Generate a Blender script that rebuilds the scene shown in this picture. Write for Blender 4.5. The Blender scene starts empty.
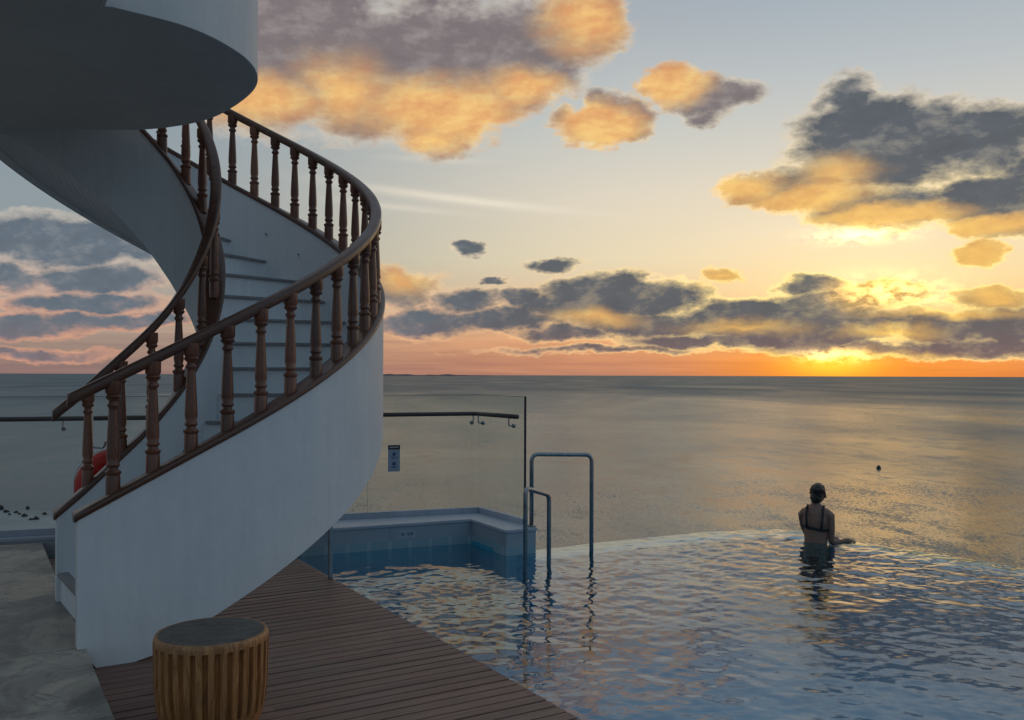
import bpy, bmesh, math, random
import numpy as np
from mathutils import Vector, Matrix
random.seed(7)
R = math.radians
SC = bpy.context.scene
COL = SC.collection

# ------------------------------------------------------------------ camera
cam = bpy.data.cameras.new('camera')
cam.lens = 36 * 900 / 1024
cam.sensor_width = 36
cam.shift_y = 15 / 1024
cam.clip_start = 0.05
cam.clip_end = 200000
co = bpy.data.objects.new('camera', cam)
COL.objects.link(co)
co.location = (0, 0, 1.67)
co.rotation_euler = (Matrix.Rotation(R(90), 3, 'X') @ Matrix.Rotation(R(0.2), 3, 'Z')).to_euler()
SC.camera = co
SC.view_settings.view_transform = 'Standard'
SC.view_settings.look = 'None'
SC.view_settings.exposure = 0.0
SC.view_settings.gamma = 1.0
SC.render.engine = 'CYCLES'
SC.cycles.max_bounces = 8
SC.cycles.transparent_max_bounces = 16
SC.cycles.use_denoising = True
SC.cycles.caustics_reflective = False
SC.cycles.caustics_refractive = False
SC.cycles.sample_clamp_indirect = 4.0

# ------------------------------------------------------------------ sky
class G:
    """tiny helper to write node maths as expressions"""
    def __init__(s, nt): s.nt = nt; s.L = nt.links
    def n(s, t, **k):
        x = s.nt.nodes.new(t)
        for a, b in k.items(): setattr(x, a, b)
        return x
    def put(s, sock, v):
        if isinstance(v, bpy.types.NodeSocket): s.L.new(v, sock)
        else: sock.default_value = v
    def m(s, op, a, b=0.0, c=0.0, clamp=False):
        x = s.n('ShaderNodeMath', operation=op, use_clamp=clamp)
        s.put(x.inputs[0], a)
        if len(x.inputs) > 1: s.put(x.inputs[1], b)
        if len(x.inputs) > 2: s.put(x.inputs[2], c)
        return x.outputs[0]
    def add(s, a, b): return s.m('ADD', a, b)
    def mul(s, a, b): return s.m('MULTIPLY', a, b)
    def sub(s, a, b): return s.m('SUBTRACT', a, b)
    def v(s, op, a, b=(0, 0, 0), c=(0, 0, 0)):
        x = s.n('ShaderNodeVectorMath', operation=op)
        s.put(x.inputs[0], a)
        if op == 'SCALE': s.put(x.inputs['Scale'], b); return x.outputs[0]
        if op not in ('LENGTH', 'NORMALIZE'): s.put(x.inputs[1], b)
        if op == 'MULTIPLY_ADD': s.put(x.inputs[2], c)
        return x.outputs['Value'] if op in ('LENGTH', 'DOT_PRODUCT') else x.outputs[0]
    def comb(s, x, y, z=0.0):
        c = s.n('ShaderNodeCombineXYZ')
        s.put(c.inputs[0], x); s.put(c.inputs[1], y); s.put(c.inputs[2], z)
        return c.outputs[0]
    def sep(s, a):
        c = s.n('ShaderNodeSeparateXYZ'); s.put(c.inputs[0], a); return c.outputs
    def noise(s, vec, scale, detail=4, rough=.55, dist=0.0, dims='3D', color=False, lac=2.0):
        x = s.n('ShaderNodeTexNoise', noise_dimensions=dims)
        s.put(x.inputs['Vector'], vec)
        s.put(x.inputs['Scale'], scale); x.inputs['Detail'].default_value = detail
        x.inputs['Roughness'].default_value = rough; x.inputs['Distortion'].default_value = dist
        x.inputs['Lacunarity'].default_value = lac
        return x.outputs['Color' if color else 'Fac']
    def step(s, a, lo, hi, t0=0.0, t1=1.0):
        x = s.n('ShaderNodeMapRange', interpolation_type='SMOOTHSTEP')
        s.put(x.inputs[0], a); x.inputs[1].default_value = lo; x.inputs[2].default_value = hi
        x.inputs[3].default_value = t0; x.inputs[4].default_value = t1
        return x.outputs[0]
    def lin(s, a, lo, hi, t0=0.0, t1=1.0):
        x = s.n('ShaderNodeMapRange')
        s.put(x.inputs[0], a); x.inputs[1].default_value = lo; x.inputs[2].default_value = hi
        x.inputs[3].default_value = t0; x.inputs[4].default_value = t1
        return x.outputs[0]
    def mix(s, f, a, b, mode='MIX'):
        x = s.n('ShaderNodeMix', data_type='RGBA', blend_type=mode)
        s.put(x.inputs[0], f)
        s.put(x.inputs[6], a if isinstance(a, bpy.types.NodeSocket) else tuple(a) + (1,))
        s.put(x.inputs[7], b if isinstance(b, bpy.types.NodeSocket) else tuple(b) + (1,))
        return x.outputs[2]
    def ramp(s, f, stops):
        x = s.n('ShaderNodeValToRGB')
        s.put(x.inputs[0], f)
        e = x.color_ramp.elements
        while len(e) < len(stops): e.new(0.5)
        for k, (p, c) in enumerate(stops):
            e[k].position = p; e[k].color = tuple(c) + (1,)
        return x.outputs[0]

def s2l(*c):
    return tuple(((x / 255) / 12.92) if x <= 10 else (((x / 255) + .055) / 1.055) ** 2.4 for x in c)

def ang(px, py):
    """direction (azimuth, elevation) written in units of 1/900 rad"""
    u = (px - 512) / 900; v = (375 - py) / 900
    az = math.atan(u); return az * 900, math.atan(v * math.cos(az)) * 900

SUN_AZ, SUN_EL = math.atan((835 - 512) / 900), R(2.0)

W = bpy.data.worlds.new('World'); SC.world = W
W.use_nodes = True
g = G(W.node_tree)
W.node_tree.nodes.clear()
out = g.n('ShaderNodeOutputWorld'); bg = g.n('ShaderNodeBackground')
g.L.new(bg.outputs[0], out.inputs[0])
tc = g.n('ShaderNodeTexCoord')
D = g.v('NORMALIZE', tc.outputs['Generated'])
dx, dy, dz = g.sep(D)
az = g.mul(g.m('ARCTAN2', dx, dy), 900.0)
el = g.mul(g.m('ARCSINE', dz), 900.0)
P = g.comb(az, el, 0.0)
nv = g.v('MULTIPLY', D, (1, 1, 1.9))            # cloud noise, flattened in height
# warp
w1 = g.noise(nv, 9.0, 5, .6, color=True)
w1 = g.v('SUBTRACT', w1, (.5, .5, .5))
w2 = g.noise(nv, 38.0, 3, .6, color=True)
w2 = g.v('SUBTRACT', w2, (.5, .5, .5))
PW = g.v('MULTIPLY_ADD', w1, (58, 32, 0), P)
PW = g.v('MULTIPLY_ADD', w2, (15, 11, 0), PW)

def blobs(lst, pos, soft=.12):
    acc = None
    for b in lst:
        cx, cy = ang(b[0], b[1]); rx, ry = b[2], b[3]; w = b[4] if len(b) > 4 else 1.0
        q = g.v('MULTIPLY_ADD', pos, (1 / rx, 1 / ry, 0), (-cx / rx, -cy / ry, 0))
        f = g.m('MULTIPLY_ADD', g.v('LENGTH', q), -w, w)
        acc = f if acc is None else g.m('SMOOTH_MAX', acc, f, soft)
    return acc

SKY_CLOUDS = [
    # great bank at upper left
    (290, 35, 150, 95), (420, 60, 135, 85), (520, 45, 90, 60), (585, 25, 50, 45), (435, 118, 55, 48), (370, 105, 90, 45),
    (255, 95, 90, 45), (505, 95, 60, 28), (60, -30, 200, 60), (545, 75, 60, 30, .8),
    # two small gilded ones
    (588, 130, 36, 18), (622, 117, 44, 24), (600, 106, 18, 18, .8), (558, 122, 18, 14, .7), (640, 132, 20, 10, .7), (702, 97, 48, 24), (674, 84, 32, 20), (738, 92, 34, 16, .8), (650, 92, 16, 8, .6), (700, 118, 22, 10, .6),
    # large dark cloud upper right
    (882, 144, 102, 50, 1.4), (845, 138, 50, 44, 1.1), (965, 140, 78, 36, 1.2), (1015, 200, 90, 34, 1.3), (1075, 170, 80, 60), (745, 185, 42, 20, .9),
    (790, 188, 60, 26, .9), (900, 207, 75, 26, .9), (850, 205, 60, 24, .8), (848, 96, 28, 22, .8),
    # little dark scraps
    (466, 249, 24, 9), (496, 281, 16, 7), (556, 264, 34, 10), (722, 275, 22, 9, .8), (808, 284, 42, 14), (980, 250, 30, 13, .9),
    (992, 295, 38, 12, .9), (880, 293, 46, 18, .75), (898, 288, 22, 10, .7),
    # low bank along the horizon
    (402, 288, 52, 26, .9), (472, 302, 46, 18), (520, 300, 36, 15), (622, 296, 92, 28, 1.35), (580, 308, 90, 20), (505, 322, 95, 15), (420, 322, 70, 18),
    (650, 322, 110, 18), (748, 318, 88, 24, 1.3), (820, 308, 64, 22, 1.3), (800, 334, 110, 17), (700, 340, 90, 10, .9), (880, 320, 60, 16, .8), (940, 326, 62, 16), (1010, 322, 70, 22), (980, 344, 110, 13, .9),
    (1100, 330, 90, 25), (560, 334, 70, 9, .8), (600, 350, 160, 6, .6), (860, 348, 120, 8, .7),
    # left of the staircase
    (60, 242, 110, 25, 1.3), (5, 275, 38, 20), (102, 278, 82, 17), (85, 302, 80, 14), (105, 322, 90, 11, .9), (25, 328, 60, 13), (150, 250, 50, 20), (-60, 260, 60, 40),
    (0, 352, 120, 7, .6),
]
f = blobs(SKY_CLOUDS, PW)
fbm = g.noise(nv, 16.0, 7, .62)
fbm2 = g.noise(nv, 60.0, 4, .6)
sd = (math.sin(SUN_AZ) * math.cos(SUN_EL), math.cos(SUN_AZ) * math.cos(SUN_EL), math.sin(SUN_EL))
toSun = g.v('NORMALIZE', g.v('SUBTRACT', sd, D))
nv2 = g.v('MULTIPLY', g.v('MULTIPLY_ADD', toSun, (.018, .018, .018), D), (1, 1, 1.9))
fbmS = g.noise(nv2, 16.0, 5, .62)
fbm3 = g.noise(nv, 170.0, 3, .6)
nv3 = g.v('MULTIPLY', g.v('MULTIPLY_ADD', toSun, (.006, .006, .006), D), (1, 1, 1.9))
fbm2S = g.noise(nv3, 60.0, 3, .6)
relief = g.add(g.mul(g.sub(fbm, fbmS), 2.6), g.mul(g.sub(fbm2, fbm2S), 1.1))
ff = g.add(f, g.mul(g.sub(fbm, .5), .95))
ff = g.add(ff, g.add(g.mul(g.sub(fbm2, .5), .38), g.mul(g.sub(fbm3, .5), .14)))
# clouds over the rest of the sky, away from the view
rest = g.step(g.m('ABSOLUTE', az), 640, 800)
top = g.step(el, 400, 520)
rest = g.m('MAXIMUM', rest, top)
cover = g.sub(g.noise(nv, 2.6, 6, .6), .50)
ff = g.m('MAXIMUM', ff, g.mul(g.mul(cover, 3.0), rest))
dens = g.step(ff, -.03, .27)
thick = g.step(g.add(g.add(f, g.mul(g.sub(fbm, .5), .80)), g.mul(g.sub(fbm2, .5), .12)), .06, .54)

# clear sky: left, middle and right columns of colour by elevation
def col(stops):
    e = g.m('DIVIDE', el, 500.0, clamp=True)
    return g.ramp(e, [(p / 500, s2l(*c)) for p, c in stops])
cl = col([(0, (148, 120, 116)), (17, (160, 137, 124)), (50, (172, 156, 145)), (95, (156, 160, 158)), (150, (144, 157, 163)), (230, (140, 156, 166)), (500, (112, 134, 156))])
cm = col([(0, (186, 130, 106)), (14, (198, 137, 107)), (34, (226, 164, 120)), (60, (230, 192, 150)), (115, (234, 221, 188)), (175, (228, 219, 200)), (250, (200, 206, 203)), (340, (172, 181, 189)), (500, (124, 146, 166))])
cr = col([(0, (226, 128, 66)), (14, (238, 150, 82)), (40, (242, 188, 120)), (90, (244, 219, 168)), (135, (240, 226, 196)), (200, (220, 217, 204)), (280, (190, 198, 201)), (340, (170, 183, 192)), (500, (126, 148, 168))])
sky = g.mix(g.step(az, -430, 150), cl, cm)
sky = g.mix(g.step(az, 100, 320), sky, cr)
hz = g.noise(g.v('MULTIPLY', D, (5, 5, 110)), 1.0, 5, .6, .4)
hz = g.m('MULTIPLY_ADD', g.mul(g.sub(hz, .5), g.step(el, 95, 30)), .9, .98)
sky = g.mix(1.0, sky, g.comb(hz, hz, g.m('MULTIPLY_ADD', hz, .6, .4)), 'MULTIPLY')
# physical sky, blended in a little
nish = g.n('ShaderNodeTexSky', sky_type='NISHITA')
nish.sun_disc = False; nish.sun_elevation = SUN_EL; nish.sun_rotation = SUN_AZ
nish.altitude = 30; nish.air_density = 1.2; nish.dust_density = 1.5
nsc = g.v('SCALE', nish.outputs[0], 0.10)
sky = g.mix(.06, sky, nsc)
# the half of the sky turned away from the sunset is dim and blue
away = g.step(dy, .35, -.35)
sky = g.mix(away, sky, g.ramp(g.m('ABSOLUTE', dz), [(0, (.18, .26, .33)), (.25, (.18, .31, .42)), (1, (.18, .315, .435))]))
# glow round the sun
def gauss(px, py, rx, ry):
    cx, cy = ang(px, py)
    q = g.v('MULTIPLY_ADD', P, (1 / rx, 1 / ry, 0), (-cx / rx, -cy / ry, 0))
    l = g.v('LENGTH', q)
    return g.m('EXPONENT', g.mul(g.mul(l, l), -1.0))
g1 = gauss(835, 366, 105, 20)
g2 = gauss(865, 270, 190, 90)
g3 = gauss(832, 362, 38, 13)
g4 = gauss(872, 292, 70, 34)
def addc(base, fac, c, k):
    return g.mix(g.mul(fac, k), base, c, 'ADD')
sky = addc(sky, g2, (.10, .065, .012), 1.0)
sky = g.mix(g.mul(g1, .75), sky, s2l(255, 150, 24))
sky = addc(sky, g3, (.8, .42, .02), 1.0)
sky = addc(sky, g4, (.18, .14, .06), 1.0)
# the hottest openings, brighter than the picture can show
hs = g.add(gauss(862, 233, 36, 7), g.mul(gauss(886, 291, 42, 13), 1.0))
hs = g.add(hs, g.mul(gauss(835, 354, 30, 6), 1.2))
hs = g.mul(hs, g.step(fbm2, .38, .60))
HOT = hs
# thin cirrus streaks
def streak(px, py, rx, ry, tilt):
    cx, cy = ang(px, py)
    Pt = g.v('MULTIPLY_ADD', w1, (6, 4, 0), P)
    X, Y, _ = g.sep(Pt)
    X = g.sub(X, cx); Y = g.sub(Y, cy)
    Y = g.m('MULTIPLY_ADD', X, tilt, Y)
    l = g.v('LENGTH', g.comb(g.mul(X, 1 / rx), g.mul(Y, 1 / ry)))
    return g.m('EXPONENT', g.mul(g.mul(l, l), -1.0))
stre = g.mul(streak(470, 201, 105, 4.0, .10), .75)
stre = g.add(stre, g.mul(streak(400, 208, 60, 3, .08), .35))
stre = g.add(stre, g.mul(streak(440, 160, 45, 3, .02), .3))
stre = g.add(stre, g.mul(streak(360, 138, 110, 6, .05), .22))
sky = g.mix(stre, sky, s2l(238, 228, 208))

# cloud colours
GOLD = [(215, 60, 1, 1, .01), (440, 112, 105, 40, 1.3), (255, 103, 90, 28, 1.0), (345, 95, 60, 40, .9), (520, 92, 60, 22, 1.1), (585, 20, 55, 40, 1.1), (430, 140, 45, 20, 1.1),
        (600, 126, 60, 26, 1.5), (672, 84, 50, 24, 1.3), (735, 185, 55, 18, 1.2), (800, 196, 80, 18, 1.3), (885, 215, 90, 13, 1.4), (985, 223, 75, 12, 1.3), (835, 175, 45, 22, .8),
        (980, 250, 40, 16, 1.4), (992, 293, 40, 14, 1.0), (880, 288, 50, 24, 1.0), (405, 280, 50, 22, .8), (722, 275, 30, 12, 1.0),
        (600, 318, 55, 10, .7), (740, 325, 60, 8, .6), (890, 330, 50, 8, .7), (950, 312, 80, 7, .7), (835, 354, 110, 7, 1.0)]
gf = blobs(GOLD, PW, .2)
gold = g.step(g.add(gf, g.add(g.mul(g.sub(fbm2, .5), .25), g.mul(g.sub(fbm, .5), .45))), -.25, .95)
near = g.add(g.mul(gauss(868, 300, 230, 120), .9), g.mul(gauss(835, 330, 520, 160), .35))
low = g.step(el, 125, 40)                        # low clouds turn pink below
darkc = g.mix(g.step(az, -200, 60), s2l(100, 112, 124), s2l(88, 94, 102))
darkc = g.mix(g.mul(g.step(el, 190, 250), g.step(az, 290, 240)), darkc, s2l(126, 116, 118))
rim = g.mix(low, s2l(196, 190, 182), s2l(214, 156, 132))
rim = g.mix(near, rim, s2l(255, 226, 150))
darkc = g.mix(1.0, darkc, g.comb(*[g.m('MULTIPLY_ADD', relief, -.22, g.m('MULTIPLY_ADD', g.sub(fbm2, .5), .35, 1.0))] * 3), 'MULTIPLY')
cc = g.mix(g.m('MULTIPLY_ADD', relief, -.34, g.sub(1.0, thick), clamp=True), darkc, rim)
cc = g.mix(g.mul(g.mul(low, .16), g.step(el, 62, 10)), cc, s2l(205, 135, 112))
goldc = g.mix(g.step(relief, -.9, .9), s2l(255, 218, 134), s2l(240, 166, 98))
goldc = g.mix(g.mul(near, .7), goldc, s2l(255, 205, 95))
goldc = g.mix(g.mul(thick, .20), goldc, s2l(214, 150, 110))
gold = g.mul(gold, g.m('MULTIPLY_ADD', relief, -.16, .95, clamp=True))
cc = g.mix(gold, cc, goldc)
# edges that burn next to the sun
edge = g.mul(g.mul(g.step(ff, .0, .10), g.step(ff, .30, .10)), g.m('MULTIPLY_ADD', relief, -.4, near))
edge = g.m('MAXIMUM', edge, 0.0)
cc = addc(cc, edge, (.46, .27, .07), 1.0)
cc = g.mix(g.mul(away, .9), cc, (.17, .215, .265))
fin = g.mix(g.mul(dens, .96), sky, cc)
fin = g.mix(HOT, fin, (1.7, 1.08, .36), 'ADD')
# below the horizon (only ever seen by bounce light past the sea)
fin = g.mix(g.step(dz, 0.0, -.02), fin, (.06, .08, .09))
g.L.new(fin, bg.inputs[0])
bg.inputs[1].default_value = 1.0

sun = bpy.data.lights.new('sun', 'SUN'); sun.energy = 0.012; sun.angle = R(14.0); sun.color = (1.0, .55, .28)
so = bpy.data.objects.new('sun', sun); COL.objects.link(so)
so.rotation_euler = Vector(sd).to_track_quat('Z', 'Y').to_euler()
so.location = (3, 12, 8)

# ------------------------------------------------------------------ helpers
def link_mesh(name, bm, mat, parent=None, smooth=False, kind=None):
    me = bpy.data.meshes.new(name)
    bm.normal_update()
    bm.to_mesh(me); bm.free()
    if smooth:
        for p in me.polygons: p.use_smooth = True
    if mat: me.materials.append(mat)
    o = bpy.data.objects.new(name, me); COL.objects.link(o)
    if parent: o.parent = parent
    if kind: o['kind'] = kind
    return o

def thing(name, label, cat, loc=(0, 0, 0), group=None, rz=0):
    o = bpy.data.objects.new(name, None); COL.objects.link(o)
    o.location = loc; o.rotation_euler = (0, 0, rz); o.empty_display_size = .2
    o['label'] = label; o['category'] = cat
    if group: o['group'] = group
    return o

def tag(o, label, cat, group=None, kind=None):
    o['label'] = label; o['category'] = cat
    if group: o['group'] = group
    if kind: o['kind'] = kind
    return o

def bm_box(bm, x0, x1, y0, y1, z0, z1):
    v = [bm.verts.new(p) for p in ((x0, y0, z0), (x1, y0, z0), (x1, y1, z0), (x0, y1, z0), (x0, y0, z1), (x1, y0, z1), (x1, y1, z1), (x0, y1, z1))]
    for q in ((0, 3, 2, 1), (4, 5, 6, 7), (0, 1, 5, 4), (1, 2, 6, 5), (2, 3, 7, 6), (3, 0, 4, 7)):
        bm.faces.new([v[i] for i in q])

def bm_prism(bm, pts, z0, z1):
    lo = [bm.verts.new((x, y, z0)) for x, y in pts]; hi = [bm.verts.new((x, y, z1)) for x, y in pts]
    n = len(pts)
    fs = [bm.faces.new(lo[::-1]), bm.faces.new(hi)]
    for i in range(n): fs.append(bm.faces.new((lo[i], lo[(i + 1) % n], hi[(i + 1) % n], hi[i])))
    return lo, hi, fs

def bm_tube(bm, pts, rad, seg=10, closed=False, cap=True):
    pts = [Vector(p) for p in pts]; n = len(pts)
    rads = rad if isinstance(rad, (list, tuple)) else [rad] * n
    rings = []; up = None
    for i, p in enumerate(pts):
        a = pts[(i - 1) % n] if (i or closed) else p
        b = pts[(i + 1) % n] if (i < n - 1 or closed) else p
        t = (b - a).normalized()
        if up is None:
            up = Vector((0, 0, 1)) if abs(t.z) < .9 else Vector((1, 0, 0))
        s = t.cross(up).normalized(); up = s.cross(t).normalized()
        rings.append([bm.verts.new(p + (s * math.cos(k * 2 * math.pi / seg) + up * math.sin(k * 2 * math.pi / seg)) * rads[i]) for k in range(seg)])
    m = n if closed else n - 1
    for i in range(m):
        A, B = rings[i], rings[(i + 1) % n]
        for k in range(seg):
            bm.faces.new((A[k], A[(k + 1) % seg], B[(k + 1) % seg], B[k]))
    if cap and not closed:
        bm.faces.new(rings[0][::-1]); bm.faces.new(rings[-1])

def bm_lathe(bm, prof, seg=16, at=(0, 0, 0)):
    rings = []
    for r, z in prof:
        rings.append([bm.verts.new((at[0] + r * math.cos(k * 2 * math.pi / seg), at[1] + r * math.sin(k * 2 * math.pi / seg), at[2] + z)) for k in range(seg)])
    for A, B in zip(rings, rings[1:]):
        for k in range(seg): bm.faces.new((A[k], A[(k + 1) % seg], B[(k + 1) % seg], B[k]))
    bm.faces.new(rings[0][::-1]); bm.faces.new(rings[-1])

def bm_loft(bm, secs, closed_sec=True, cap=True):
    rows = [[bm.verts.new(p) for p in s] for s in secs]
    m = len(rows[0])
    for A, B in zip(rows, rows[1:]):
        for k in range(m if closed_sec else m - 1):
            bm.faces.new((A[k], A[(k + 1) % m], B[(k + 1) % m], B[k]))
    if cap:
        bm.faces.new(rows[0][::-1]); bm.faces.new(rows[-1])
    return rows

def fillet(pts, r, seg=6):
    pts = [Vector(p) for p in pts]; o = [pts[0]]
    for a, b, c in zip(pts, pts[1:], pts[2:]):
        u = (a - b).normalized(); w = (c - b).normalized()
        p0 = b + u * r; p1 = b + w * r
        for k in range(seg + 1):
            t = k / seg; o.append(p0 * (1 - t) ** 2 + b * 2 * t * (1 - t) + p1 * t * t)
    o.append(pts[-1]); return o

# ------------------------------------------------------------------ materials
def mat(name):
    m = bpy.data.materials.new(name); m.use_nodes = True
    nt = m.node_tree; b = nt.nodes['Principled BSDF']; h = G(nt)
    t = h.n('ShaderNodeTexCoord')
    return m, h, b, t
def setp(b, **k):
    for a, v in k.items(): b.inputs[a.replace('_', ' ')].default_value = v
def bump(h, b, height, strength, dist):
    x = h.n('ShaderNodeBump'); x.inputs['Strength'].default_value = strength; x.inputs['Distance'].default_value = dist
    h.put(x.inputs['Height'], height); h.L.new(x.outputs[0], b.inputs['Normal'])
    return x

def painted(name, c0, c1, rough=.55, streak=True):
    m, h, b, t = mat(name)
    o = t.outputs['Object']
    n1 = h.noise(o, 1.6, 5, .6)
    st = h.noise(h.v('MULTIPLY', o, (6, 6, .6)), 2.0, 4, .6)
    fac = h.step(h.add(h.mul(n1, .6), h.mul(st, .5)), .35, .8)
    cc_ = h.mix(fac, c0, c1)
    drip = h.step(h.noise(h.v('MULTIPLY', o, (11, 11, .35)), 1.5, 5, .65), .58, .78, 0, .22)
    cc_ = h.mix(drip, cc_, (.42, .40, .37))
    patch = h.step(h.noise(o, .9, 3, .4, 1.2), .52, .56, 0, .10)
    cc_ = h.mix(patch, cc_, (.85, .85, .84))
    scuff = h.step(h.noise(h.v('MULTIPLY', o, (3, 3, 5)), 7, 6, .75), .66, .74, 0, .35)
    cc_ = h.mix(scuff, cc_, (.38, .36, .34))
    h.L.new(cc_, b.inputs['Base Color'])
    b.inputs['Roughness'].default_value = rough
    bump(h, b, h.add(h.noise(o, 9, 3, .5), h.mul(h.noise(o, 160, 2, .5), .10)), .5, .008)
    return m
M_WHITE = painted('white_render', (.76, .76, .77), (.66, .67, .69))
M_STEPW = painted('white_step_paint', (.80, .81, .82), (.66, .68, .70), .5)
M_COPE = painted('coping', (.40, .43, .50), (.32, .35, .41), .45)

def wood(name, ca, cb, rough=.38, along=(1, 1, 8), coat=.25):
    m, h, b, t = mat(name)
    o = t.outputs['Object']
    n = h.noise(h.v('MULTIPLY', o, along), 14, 5, .65, 1.2)
    n2 = h.noise(o, 3.0, 3, .6)
    h.L.new(h.mix(h.step(h.add(h.mul(n, .7), h.mul(n2, .3)), .3, .7), ca, cb), b.inputs['Base Color'])
    h.L.new(h.lin(n2, .3, .7, rough - .08, rough + .14), b.inputs['Roughness'])
    setp(b, Coat_Weight=coat, Coat_Roughness=.25)
    bump(h, b, n, .25, .002)
    return m
M_RAIL = wood('varnished_brown_wood', (.065, .024, .014), (.155, .062, .034))
M_BAL = wood('baluster_wood', (.105, .032, .018), (.24, .088, .044), along=(8, 8, 1))
M_DARKRAIL = wood('dark_weathered_rail', (.03, .022, .018), (.07, .05, .04))

nt_ = M_BAL.node_tree; hb = G(nt_); bs = nt_.nodes['Principled BSDF']
src = bs.inputs['Base Color'].links[0].from_socket
oi = hb.n('ShaderNodeObjectInfo'); kk = hb.lin(oi.outputs['Random'], 0, 1, .72, 1.30)
hb.L.new(hb.mix(1.0, src, hb.comb(kk, kk, kk), 'MULTIPLY'), bs.inputs['Base Color'])

def simple(name, c, rough=.5, metal=0, **k):
    m, h, b, t = mat(name)
    n = h.noise(t.outputs['Object'], 22, 4, .6)
    h.L.new(h.mix(h.step(n, .3, .7), tuple(x * .85 for x in c), tuple(min(1, x * 1.1) for x in c)), b.inputs['Base Color'])
    h.L.new(h.lin(n, .3, .7, max(rough - .05, .02), rough + .08), b.inputs['Roughness'])
    setp(b, Metallic=metal, **k)
    return m
M_STEEL = simple('brushed_steel', (.30, .31, .32), .30, 1)
M_DARKM = simple('dark_metal', (.05, .05, .055), .35, .6)
M_BLACK = simple('black_plastic', (.012, .012, .014), .4)
M_RED = simple('red_buoy_shell', (.55, .022, .012), .45)
M_WHITEP = simple('white_plastic', (.7, .7, .7), .4)
M_NOSE = simple('grey_nosing', (.30, .28, .28), .6)

# glass: pane that lets the view through and mirrors at a slant
m, h, b, t = mat('clear_glass'); M_GLASS = m
m.node_tree.nodes.remove(b)
tr = h.n('ShaderNodeBsdfTransparent'); tr.inputs[0].default_value = (.90, .935, .93, 1)
gl = h.n('ShaderNodeBsdfGlossy'); gl.inputs['Roughness'].default_value = .01
fr = h.n('ShaderNodeFresnel'); fr.inputs[0].default_value = 1.45
geo = h.n('ShaderNodeNewGeometry'); ffac = h.mul(fr.outputs[0], h.sub(1.0, geo.outputs['Backfacing']))
mx = h.n('ShaderNodeMixShader')
h.L.new(ffac, mx.inputs[0]); h.L.new(tr.outputs[0], mx.inputs[1]); h.L.new(gl.outputs[0], mx.inputs[2])
h.L.new(mx.outputs[0], m.node_tree.nodes['Material Output'].inputs[0])
M_GEDGE = simple('glass_edge', (.10, .17, .16), .2)

# pool water: fresnel mirror over a clear blue-tinted body
m, h, b, t = mat('pool_water'); M_WATER = m
m.node_tree.nodes.remove(b)
tr = h.n('ShaderNodeBsdfTransparent'); tr.inputs[0].default_value = (.48, .76, .86, 1)
gl = h.n('ShaderNodeBsdfGlossy'); gl.inputs['Roughness'].default_value = .03
fr = h.n('ShaderNodeFresnel'); fr.inputs[0].default_value = 2.15
geo = h.n('ShaderNodeNewGeometry'); ffac = h.mul(fr.outputs[0], h.sub(1.0, geo.outputs['Backfacing']))
mx = h.n('ShaderNodeMixShader')
bp = h.n('ShaderNodeBump'); bp.inputs['Strength'].default_value = .4; bp.inputs['Distance'].default_value = .003
h.put(bp.inputs['Height'], h.noise(h.v('MULTIPLY', t.outputs['Object'], (1, 1.6, 1)), 9, 3, .55, .6))
h.L.new(bp.outputs[0], fr.inputs['Normal']); h.L.new(bp.outputs[0], gl.inputs['Normal'])
h.L.new(ffac, mx.inputs[0]); h.L.new(tr.outputs[0], mx.inputs[1]); h.L.new(gl.outputs[0], mx.inputs[2])
h.L.new(mx.outputs[0], m.node_tree.nodes['Material Output'].inputs[0])

# sea
m, h, b, t = mat('sea_water'); M_SEA = m
o = t.outputs['Object']
big = h.noise(h.v('MULTIPLY', o, (1, .35, 1)), .004, 4, .6, .5)
h.L.new(h.mix(h.step(big, .35, .65), (.034, .080, .100), (.050, .096, .112)), b.inputs['Base Color'])

far = h.step(h.v('LENGTH', o), 250, 2200)
h.L.new(h.m('MULTIPLY_ADD', far, .18, h.lin(big, .35, .65, .18, .34)), b.inputs['Roughness'])
h.L.new(h.m('MULTIPLY_ADD', far, -.10, 1.34), b.inputs['IOR'])
na = h.v('SUBTRACT', h.noise(h.v('MULTIPLY', o, (1, .32, 1)), 2.6, 4, .62, .3, color=True), (.5, .5, .5))
nb = h.v('SUBTRACT', h.noise(h.v('MULTIPLY', o, (1, .55, 1)), .09, 4, .6, .5, color=True), (.5, .5, .5))
slk = h.noise(h.v('MULTIPLY', h.v('MULTIPLY_ADD', h.noise(o, .004, 2, .5, color=True), (90, 60, 0), o), (.35, 1.3, 1)), .008, 4, .55, .6)
amp = h.step(slk, .40, .62, .35, 1.0)
nn = h.v('ADD', h.v('SCALE', h.v('MULTIPLY', na, (.50, .75, 0)), amp), (0, 0, 1))
nn = h.v('MULTIPLY_ADD', nb, (.14, .26, 0), nn)
h.L.new(h.v('NORMALIZE', nn), b.inputs['Normal'])

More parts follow.
